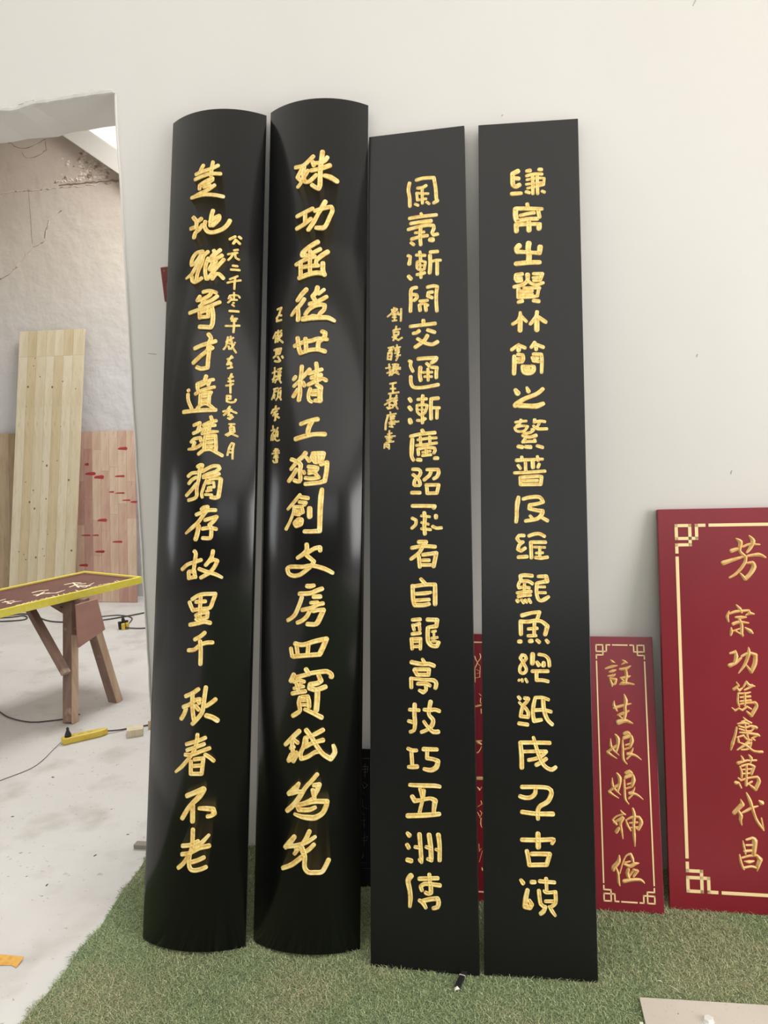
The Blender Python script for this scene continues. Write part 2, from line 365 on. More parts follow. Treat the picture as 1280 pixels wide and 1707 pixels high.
DATA = {
    0: "-267 23874 121 -327 23782 121 -386 23650 121/57 23952 120 23 23763 120 1 23505 120/227 23834 120 4 23735 120 -281 23675 121 -515 23613 121/-542 23447 121 -275 23514 120 -31 23567 120 312 23552 120/64 23411 120 -145 23338 120 -371 23227 120 -377 23108 120/56 23361 120 -82 23272 120 -285 23195 120/-221 23147 120 -18 23187 120/130 23178 120 -94 23034 120 -361 22946 120 -677 22852 77/-643 22855 121 -254 22891 120 91 22861 120 419 22795 120|-561 22180 134 -445 22022 133 -450 21844 133 -636 21826 134/-278 22099 133 -434 22001 133/-240 21887 133 -339 21750 133 -465 21668 133 -514 21517 133/-450 21844 133 -361 21753 133/108 22334 133 64 22168 133 35 21854 133/21 21973 133 136 22066 133 306 22161 133 309 22062 133 198 21926 133 113 21850 133/-140 21985 133 -155 21829 133 -49 21662 133 130 21622 132 394 21707 132 557 21849 133 643 22012 133|817 21503 85 660 21402 85/931 21505 85 984 21462 85/837 21396 85 770 21272 85/855 21379 85 954 21281 85|794 21049 68 907 21079 68/619 20909 68 761 20948 68 892 20979 68/762 20918 68 711 20817 68 633 20724 68/832 20924 68 853 20809 68 949 20760 68|771 20547 75 903 20540 76/722 20417 75 966 20420 76|920 20219 64 817 20161 64 695 20103 64/626 19983 64 820 20044 64 1009 20093 64/851 20183 64 839 19987 64 835 19793 64|829 19676 60 830 19656 60/676 19471 60 709 19570 60 831 19598 60 953 19590 60 997 19527 60/830 19637 60 834 19482 60/765 19457 60 662 19345 60/746 19514 60 765 19438 60 922 19451 60/812 19345 60 838 19347 60/787 19285 60 841 19240 60|713 19077 75 974 19078 75|805 18919 67 764 18820 67/781 18840 67 937 18843 68/783 18763 67 905 18772 67/611 18590 67 787 18600 67 1011 18628 68/852 18807 67 857 18595 67 845 18402 67|-189 21014 123 -397 20988 123 -542 20831 123 -580 20659 123/-578 20620 123 -470 20643 123 -346 20765 123 -247 20912 123/-17 20991 123 -144 20883 123 -280 20680 123 -442 20483 123 -566 20304 123 -754 20206 76/-163 20845 123 -216 20615 123 -332 20372 123 -386 20104 123/-541 20222 123 -526 20102 123 -426 20040 123 -322 20077 123 -200 20144 123/0 20775 123 -73 20564 123 -85 20330 123 -38 20113 122/2 20111 122 152 20299 122 299 20492 122 496 20728 123/178 21022 123 209 20942 123 97 20809 123/376 21039 123 248 20922 123 136 20807 123/437 20864 123 253 20746 123 101 20691 123 2 20716 123/161 20631 123 106 20535 123 51 20420 122/255 20687 123 165 20494 122 71 20400 122/158 20104 122 250 20239 122 362 20258 122 495 20124 122|-124 19690 122 74 19718 122 286 19655 122/133 19678 122 97 19582 122 -136 19458 122 -320 19434 122/-241 19554 122 -320 19434 122/327 19539 122 142 19406 122 -91 19320 122 -230 19233 122/-95 19436 122 -151 19324 122/-573 19055 123 -288 19121 122 32 19197 122 407 19346 122/168 19173 141 213 18941 140 203 18652 140 150 18538 140 -207 18574 141/-234 19078 122 -217 18864 122/-202 19037 122 -82 19068 122 55 19080 122 61 18887 122/-217 18883 122 61 18887 122|89 18319 131 170 18192 131 108 18021 131 95 17830 131/-347 17892 131 -125 17973 131 127 18040 131 315 18095 131/149 17944 131 39 17774 131 -154 17630 131 -383 17435 131/134 17829 131 227 17885 131/134 17829 131 105 17543 130 94 17277 130/-253 17282 131 -100 17226 130 94 17258 130|692 18238 60 660 18084 60/770 18262 60 765 18108 60/849 18229 60 643 18083 60/660 18084 60 646 17949 60 569 17841 60/679 18046 60 838 18017 60/717 17952 60 737 17858 60/800 18130 60 840 17922 60 939 17757 60/872 18020 60 789 17861 60/896 18079 60 897 18070 60|813 17642 63 746 17514 63 689 17359 63/693 17531 63 848 17597 63/783 17440 63 822 17271 63/715 17370 63 819 17404 63/710 17246 63 839 17282 63|828 17072 63 795 16984 63/745 16924 63 864 16988 63/738 16829 63 885 16857 63/779 16945 63 800 16794 63/681 16694 63 802 16719 63 879 16761 63/801 16757 63 809 16473 63|707 16373 65 811 16378 65 814 16284 65 710 16279 65/707 16373 65 712 16203 65 817 16171 65 936 16197 65 968 16275 65|803 16038 65 753 15960 65/615 15880 65 754 15922 65 857 15946 65/787 15981 65 783 15811 65/755 15885 65 636 15767 65/806 15925 65 995 15851 65/758 15772 65 861 15777 65 829 15719 65/761 15678 65 813 15643 65 897 15723 65|55 16983 130 20 16861 130/-8 16824 112 -224 16757 112 -220 16643 112 -175 16508 112/-161 16678 112 33 16765 111 184 16857 111 286 16875 111/184 16857 111 131 16706 111/-274 16437 112 -116 16524 111 116 16593 111 321 16639 111/-111 16391 111 -120 16070 111/-54 16446 111 233 16478 111 180 16365 111 170 16082 111/-51 16351 111 123 16366 111/-46 16219 111 127 16234 111/-120 16070 111 -197 15979 111/-120 16070 111 16 16123 111 151 16101 111 314 15969 111/-531 16579 112 -520 16559 112/-537 16446 112 -518 16245 112 -392 15989 112/-669 15896 131 -174 15912 130 380 15922 129|248 15705 111 290 15555 111 228 15424 111 179 15218 111/-290 15456 111 -101 15524 111 -117 15411 111 -171 15244 111/-301 15202 111 -152 15262 111 -36 15325 111/-363 14933 111 -264 15023 111 -66 15054 111 -43 14959 111/-29 14847 111 -135 14775 111 -273 14723 111 -460 14713 74/-250 14910 111 -296 14780 111/19 15445 111 225 15536 111 408 15584 111/60 15351 111 228 15424 111 376 15443 111/79 15350 111 26 15220 111/-11 15183 111 234 15237 111 472 15247 74/88 15088 111 67 14864 111 63 14696 111/125 15106 111 403 15125 111 433 14752 110 418 14640 110/166 15031 111 314 15050 111/170 14900 111 318 14919 111/136 14770 111 322 14788 110/25 14659 111 -107 14550 111/63 14677 111 251 14695 110 437 14603 110 618 14504 110|800 15492 59 953 15500 59/869 15477 59 837 15400 59/820 15399 59 841 15231 59/939 15405 59 960 15256 59/854 15401 59 939 15415 59/856 15326 59 941 15340 59/841 15250 59 959 15266 59/824 15230 59 705 15151 59/926 15236 59 758 15125 59/825 15212 59 1047 15121 59|884 14896 61 819 14762 61 774 14518 61/884 14906 61 952 14881 61 923 14693 61 922 14413 61/838 14726 61 906 14710 61/823 14613 61 892 14616 61|-113 14159 129 -37 14204 129 22 14194 129 -14 14102 129 -69 14010 129/-428 13871 111 -307 13960 111 -127 13974 110/-49 13991 110 -80 13750 110 -130 13492 110 -122 13270 110 -198 13179 110 -389 13127 110/-161 13826 110 -299 13755 110 -398 13647 111/-154 13622 110 -289 13458 110 -468 13278 110/47 14008 110 195 14100 110 359 14175 110 521 14177 110 559 14103 110 455 14009 110 238 13933 110 71 13860 110/72 13823 110 314 13850 110 546 13936 110/280 13767 110 461 13805 110 586 13789 110/604 13771 128 577 13474 128 548 13234 128 461 13196 128 334 13213 128/170 13730 92 100 13563 92 31 13324 92 54 13213 92/281 13748 83 209 13656 82/210 13637 82 392 13675 82 415 13527 82 251 13517 82/180 13397 82 327 13434 82/233 13508 82 236 13397 82/146 13296 82 350 13287 82|47 12845 119 121 12900 119 233 12918 119 218 12808 119/-111 12681 119 125 12771 119 309 12818 119 472 12819 119/200 12790 119 92 12643 119 -54 12442 119 -246 12278 119 -444 12115 73/-31 12332 137 -62 12112 137 -114 11930 137/171 12515 119 353 12571 119 513 12618 119 428 12480 119 305 12369 119 363 12260 118 362 12004 118 299 11958 118 114 11966 118/95 12249 119 326 12278 118 506 12243 118|-141 11565 118 -90 11492 118 -111 11274 118 -141 11002 118 -137 10911 118/-527 11019 119 -346 11164 118 -110 11238 118 79 11302 118/-307 10928 118 -290 10747 118 -133 10784 118 -75 10785 118/-297 10947 118 -120 10966 118 -95 10803 118/437 11577 118 407 11404 118 321 11258 118 233 11149 118/339 11259 118 463 11314 118 570 11279 118 504 11115 118 367 10933 118 225 10841 118 97 10768 118/32 11030 118 258 10950 118 511 10880 118 713 10783 91|-158 10116 118 21 10227 118 206 10273 118 546 10286 118/538 10250 118 466 10034 117 400 9872 117 202 9834 117 -117 9793 118/-243 10025 118 -179 9882 118 -117 9776 118/107 10192 118 98 9886 117 98 9600 117/-30 10037 118 250 10058 117/-25 9634 117 151 9708 117 332 9728 117 319 9584 117 138 9529 117/-12 9526 117 84 9474 117/-199 9353 126 49 9402 126 232 9449 126 413 9416 126|261 9120 122 136 9011 122 -29 8919 122/-221 8594 122 -38 8617 122 145 8762 122 324 8827 122 501 8837 122/132 8869 122 160 8585 122 163 8195 122|123 7454 125 -32 7344 125 -260 7239 125/-49 7309 125 -48 7010 125 -21 6766 125 14 6575 125/-327 6919 125 -115 7008 125 51 7136 125 179 7157 125/-246 6862 125 -299 6719 125 -384 6574 125/57 6961 125 152 6859 125/125 7138 125 164 7051 125/348 7511 125 320 7265 125 293 6984 125 263 6791 125 142 6614 125 -19 6443 125/636 7161 125 536 7073 125 382 6967 125/391 6688 143 566 6636 143 705 6548 143|140 6126 116 128 5935 115 63 5690 115 -43 5512 115 -189 5331 115 -340 5166 116 -516 5021 80/376 6044 115 164 5953 115 -188 5843 116/346 5861 115 133 5779 115 -163 5671 116/507 5741 115 282 5661 115 -7 5548 115 -216 5538 116/391 5559 115 532 5473 115 637 5385 115/-37 5357 115 -25 4995 115 302 5005 115 341 5454 115 72 5413 115/60 5223 115 295 5246 115|-115 4362 141 87 4449 141 369 4560 177 252 4352 159 42 4139 132 -101 3960 132 -245 3711 132/62 4089 141 77 3646 141/263 4019 106 473 4013 141 660 3994 141 697 3873 141 615 3807 114 514 3791 114|95 3408 123 94 3154 123 84 2916 123 19 2676 123 9 2439 123 51 2306 123 161 2261 122 371 2300 122 506 2360 122/-206 2931 123 46 2973 123 258 3083 123/564 3263 88 398 3077 123 228 2922 123 142 2817 123/-216 2692 123 17 2743 123 300 2890 123 573 2958 140/70 2797 123 -52 2604 123 -178 2425 123 -318 2302 123/438 2629 123 276 2551 123 99 2494 123",
    1: "-33 23838 131 -244 23644 131 -401 23558 131 -604 23555 132/-399 23469 131 -536 23218 132 -433 23103 131/-321 23517 131 -356 23287 131 -293 23044 131 -156 23029 131 71 23226 131/-200 23385 131 -315 23203 131 -431 23005 112 -520 22903 113/258 23972 150 233 23747 150 200 23455 149 195 23163 149 189 22891 149 154 22776 131 39 22839 131 -57 22914 131/409 23796 131 309 23668 131 122 23614 131 -49 23624 131/-50 23663 131 -10 23543 131/486 23535 150 275 23454 149 69 23402 131 -94 23384 131/334 23201 131 518 23147 168 710 23033 149|-523 21949 131 -256 22050 131 -26 22146 130/-265 22012 131 -261 21721 130/-526 21553 131 -289 21667 130 -78 21821 130/51 22064 130 275 22135 130 531 22198 130/549 22199 130 587 22085 130 499 21849 130 393 21596 130 302 21518 158 97 21522 130/364 22357 149 274 22193 149 147 21964 121 19 21719 139 -150 21480 139|151 21069 148 -83 20937 148 -313 20765 149 -331 20671 149 -213 20659 148/229 20838 130 71 20756 130 -79 20668 130/459 20754 148 260 20618 148 113 20468 129 115 20353 129/-525 20397 130 -308 20496 130 -77 20573 130 73 20603 130/-81 20783 130 -85 20477 130 -79 20095 129/-386 20427 130 -378 20025 130/-363 20291 130 -111 20307 130 171 20314 129/318 20389 148 321 20160 148 369 20027 148/-417 19962 148 -145 20043 148 119 20087 148 323 20065 148|-186 19570 148 -329 19429 148 -464 19253 130/-248 19271 129 -362 19110 129 -538 18938 130 -657 18801 93/-459 19024 139 -435 18794 139 -442 18634 138/163 19620 147 128 19479 147 18 19349 138 95 19214 138/366 19553 111 203 19420 111/442 19326 129 243 19212 129 21 19122 147 -63 19107 147/-201 18794 129 -89 18938 129 97 19044 129 282 19079 129 391 19061 129 375 18928 129 267 18815 129 213 18740 110/-276 18648 166 -47 18672 166 28 18688 202 287 18673 147 505 18667 147 685 18581 110|-1165 19080 68 -1021 19108 67 -1073 18984 67 -1105 18895 67/-1192 18798 67 -1105 18895 67 -1016 18858 67/-1170 18812 67 -1178 18699 67/-1123 18706 67 -1013 18714 67|-1204 18359 60 -1304 18188 60/-1202 18243 60 -1220 18036 60/-1116 18399 60 -1159 18330 60/-1005 18378 60 -1113 18302 60/-1136 18307 60 -1134 18230 60 -1024 18229 60/-1111 18207 60 -1197 18051 60/-1023 18210 60 -1087 18126 60 -1130 18038 60/-1132 18153 60 -943 17987 59/-1004 18302 60 -1002 18206 60|-1260 17796 67 -1169 17816 67 -1188 17667 67/-1147 17812 67 -1004 17807 67 -1055 17644 67 -1166 17663 67/-1113 17806 67 -1121 17655 67/-1167 17740 67 -1035 17736 67/-1277 17560 67 -1187 17610 67/-1228 17446 67 -1093 17403 67 -1028 17421 67 -1073 17495 67/-966 17554 67 -933 17502 67/-1119 17560 67 -1096 17537 67|-1223 17236 56 -1229 17009 56 -1281 16790 56/-1312 17081 56 -1153 17109 56/-1306 16870 56 -1172 16961 56/-1110 17159 56 -979 17177 56 -1064 17076 56/-1108 17083 56 -988 17065 56/-1171 16942 56 -996 16953 56/-1085 17042 56 -1093 16891 56/-1019 17032 56 -1037 16845 56/-1214 16835 56 -1015 16861 56/-1147 16862 56 -1201 16757 56/-1036 16808 56 -980 16724 56|-1253 16557 56 -1096 16571 56/-1208 16569 56 -1249 16386 56 -1314 16245 56/-1228 16458 56 -1138 16482 56/-1248 16348 56 -1203 16379 56 -1223 16268 56/-1073 16530 56 -987 16556 56/-1073 16492 56 -1090 16306 56/-986 16480 55 -1003 16276 55/-1071 16416 56 -1006 16417 56/-1068 16303 56 -1154 16202 56/-1024 16278 56 -968 16187 55|-1150 16013 63 -1171 15959 63/-1315 15810 63 -1260 15915 63 -1038 15923 63/-1235 15817 63 -1102 15856 63/-1146 15843 63 -1256 15726 63/-1167 15789 63 -1162 15582 63 -1195 15567 63/-1078 15759 63 -1165 15695 63/-1120 15689 63 -1032 15632 63|330 18232 138 421 18195 138 387 18044 147 225 17894 137 210 17688 137/-527 17821 138 -264 17912 138 21 17954 138 205 18007 137 478 17990 119/-442 18058 138 -397 17753 138 -335 17579 138/-189 18020 138 -165 17775 138 -163 17625 138/-335 17579 129 -69 17658 128 210 17670 128 411 17614 146|-289 17164 128 -304 16922 128 -339 16663 119 -333 16346 137 -368 16125 137/-489 16860 110 -508 16824 138 -547 16772 110/-40 17059 128 -170 16915 128 -359 16720 110 -533 16565 110/-242 16658 128 -202 16563 128/-413 16444 128 -547 16249 128/162 17240 128 183 17017 128 151 16738 128 189 16645 128/329 17054 119 129 16980 119 -57 16929 119/313 16886 128 131 16831 128 20 16796 128/-70 16585 128 133 16682 128 279 16737 119 351 16775 119 459 16720 137/-12 16463 109 -65 16279 109 -44 16111 109 32 16054 109/190 16570 128 300 16496 164 286 16273 155 297 16088 155 142 16089 127/45 16387 109 247 16403 109/47 16276 109 249 16273 109|-287 15380 127 -33 15464 127 224 15516 145/51 15444 145 -30 15280 145 -65 15115 145 -45 15060 145/-444 14927 146 -138 15007 145 158 15057 127 446 15058 145|-1248 15405 52 -1246 15329 52/-1313 15263 52 -1177 15283 52/-1177 15246 52 -1287 15128 52 -1306 14961 52/-1219 15138 52 -1237 14953 52/-1068 15327 52 -1131 15203 52 -1066 15215 52/-1131 15184 52 -1172 15058 52 -1064 15121 52/-1065 15196 52 -1073 15047 52/-1150 15056 52 -1170 14983 52 -1081 14918 52 -1005 14938 52|-1163 14665 55 -1053 14654 55/-1206 14613 55 -1009 14604 55/-1261 14535 56 -1138 14541 55 -997 14538 55/-1130 14680 55 -1110 14306 55/-1180 14461 55 -1049 14468 55/-1201 14407 55 -1037 14402 55/-1222 14316 55 -1176 14256 55 -1066 14256 55 -1068 14339 55|-129 14484 145 -203 14385 145 -373 14244 127 -584 14005 109/-570 14307 127 -392 14226 127 -275 14131 145 -291 13948 127 -276 13674 127 -342 13621 127 -459 13661 127/-407 13988 127 -521 13810 127 -647 13650 127/-90 14346 109 -13 14235 109 60 14289 109/112 14453 127 59 14343 127 171 14197 108 351 14234 108/94 14471 127 347 14471 145 419 14472 145 386 14289 118 333 14197 117/203 14471 127 225 14197 127/312 14452 109 297 14215 108/352 14142 136 529 14199 136 515 13944 135 466 13634 135 271 13578 126 -114 13544 126/-29 14071 118 173 14051 117 246 14033 117 193 13923 117 -7 13870 117/-9 13961 108 211 13960 108/-117 13726 118 87 13705 117 286 13742 117 176 13869 117/-176 13927 109 -157 13872 109|-278 13219 108 -447 13023 109 -660 12792 91/-239 13146 126 -32 13116 126/-293 13002 108 -86 12981 108 -140 12909 108/-464 12878 90 -480 12697 90 -574 12445 90 -708 12193 109/-406 12858 108 -215 12855 108 -174 12692 108 -344 12622 108/-404 12750 108 -421 12641 108 -286 12621 108/-423 12732 90 -251 12747 90/-322 12459 162 -227 12458 162 -244 12349 162 -376 12297 162 -416 12369 162 -359 12423 162/28 12799 162 32 12564 162/390 13379 126 366 13162 162 345 12764 153 341 12403 144 336 12133 144 112 12114 126 -118 12114 126|-46 11719 135 -44 11558 134 -153 11432 134 -320 11324 117/-6 11486 125 210 11612 125 352 11631 143 363 11542 125/-41 11397 125 70 11308 125 180 11219 125 110 11094 125 -34 10968 125 -236 10824 125 -444 10787 126 -602 10858 126 -644 11001 126 -547 11055 126 -146 11057 125 128 11094 125 485 11007 134 729 10885 116|-8 10487 134 83 10479 143 191 10507 116/-235 10254 134 86 10275 134 265 10348 134 431 10411 134/-168 10148 125 -239 9934 125 -366 9649 125 -498 9522 116 -594 9466 116/196 10170 134 382 10180 134/109 9992 107 305 10012 107/-143 9776 125 147 9851 125 306 9941 125 464 9977 125/94 9780 125 -11 9584 125 -156 9458 125 -286 9403 125/185 9745 116 344 9782 116 484 9783 142 399 9588 151 314 9412 151 226 9358 133 19 9364 133|-350 8784 133 -107 8755 133 251 8866 133 582 8938 142 499 8727 151 397 8499 150/-312 8750 124 -270 8487 124/-481 8638 116 -438 8411 116/-400 8404 133 -102 8439 133 398 8482 133/56 8758 124 34 8477 124|-4 8040 133 88 7902 133/-381 7870 142 -426 7763 142 -463 7691 142/-295 7804 124 -2 7883 124 177 7939 124 440 7976 133 612 7984 133 732 7905 133 733 7835 150/-367 7661 106 -219 7719 106 -53 7681 106/-291 7612 106 -251 7474 106 -213 7388 106/-364 7478 97 -69 7541 97/-408 7327 124 -213 7371 124 -21 7404 124/-89 7689 106 -216 7562 106/371 7871 132 443 7715 141 340 7645 141 128 7607 141 112 7502 150 308 7453 141 567 7541 141/343 7454 159 338 7159 159 316 6865 158/-173 7216 124 -207 7059 124 -167 6852 123 -257 6762 132 -378 6686 132/-118 7236 115 62 7258 115 91 7138 132 103 6965 132/-135 7131 88 28 7145 88/-133 7010 97 48 7015 97/-21 6883 106 230 6777 123 467 6658 141|-184 6247 141 -357 6082 141 -600 5839 124/-318 5981 106 -224 5917 123/-356 6047 123 -391 5873 123 -368 5668 123 -347 5532 123/-445 5748 106 -333 5790 106/-255 5623 141 -364 5479 141 -495 5383 123/-422 5560 123 -495 5400 123/-236 5573 123 -344 5377 123/33 6281 141 188 6087 132 349 5832 131 524 5609 131 747 5468 149 861 5652 140 817 5843 105/515 6296 132 326 6192 132 170 6121 105 -8 6065 105/-7 6030 123 -40 5823 123 -127 5613 123 -106 5460 123 73 5518 123 299 5660 123 403 5678 123/46 6066 105 48 5912 105/14 5808 123 208 5916 123 382 5969 123 519 6004 140|369 5029 122 207 4839 122 33 4646 122 -142 4366 148 -303 4151 149 -505 3962 140/-167 4756 105 -292 4577 193 -467 4443 140/-401 4449 123 -217 4514 122 -72 4523 122/279 4721 122 434 4739 140 384 4603 140 300 4433 122/246 4585 122 301 4365 122 146 4277 105 23 4221 105/-210 4123 131 41 4205 131 320 4263 131 543 4263 139 661 4260 140 630 4109 139 531 3924 139 327 3807 157 118 3802 157 -96 3826 122 -279 3881 87/-210 4107 105 -153 3992 105/-117 4011 131 150 4023 131 323 4094 113|-277 3238 139 -394 3092 157 -542 2923 140/-504 2945 122 -281 2985 122 -100 3033 122 129 3128 121 335 3267 104/168 3416 130 92 3245 130 -12 3072 130 -135 2929 113 -259 2768 113/304 3049 121 167 2911 121 -7 2803 121/-63 2968 156 -8 2837 156 48 2705 130 42 2537 130 53 2387 130 160 2275 130 350 2271 130 537 2286 130 636 2425 130 725 2614 130/-23 2701 139 -183 2573 139 -363 2439 139 -616 2323 122/-225 2906 122 -117 2931 122",
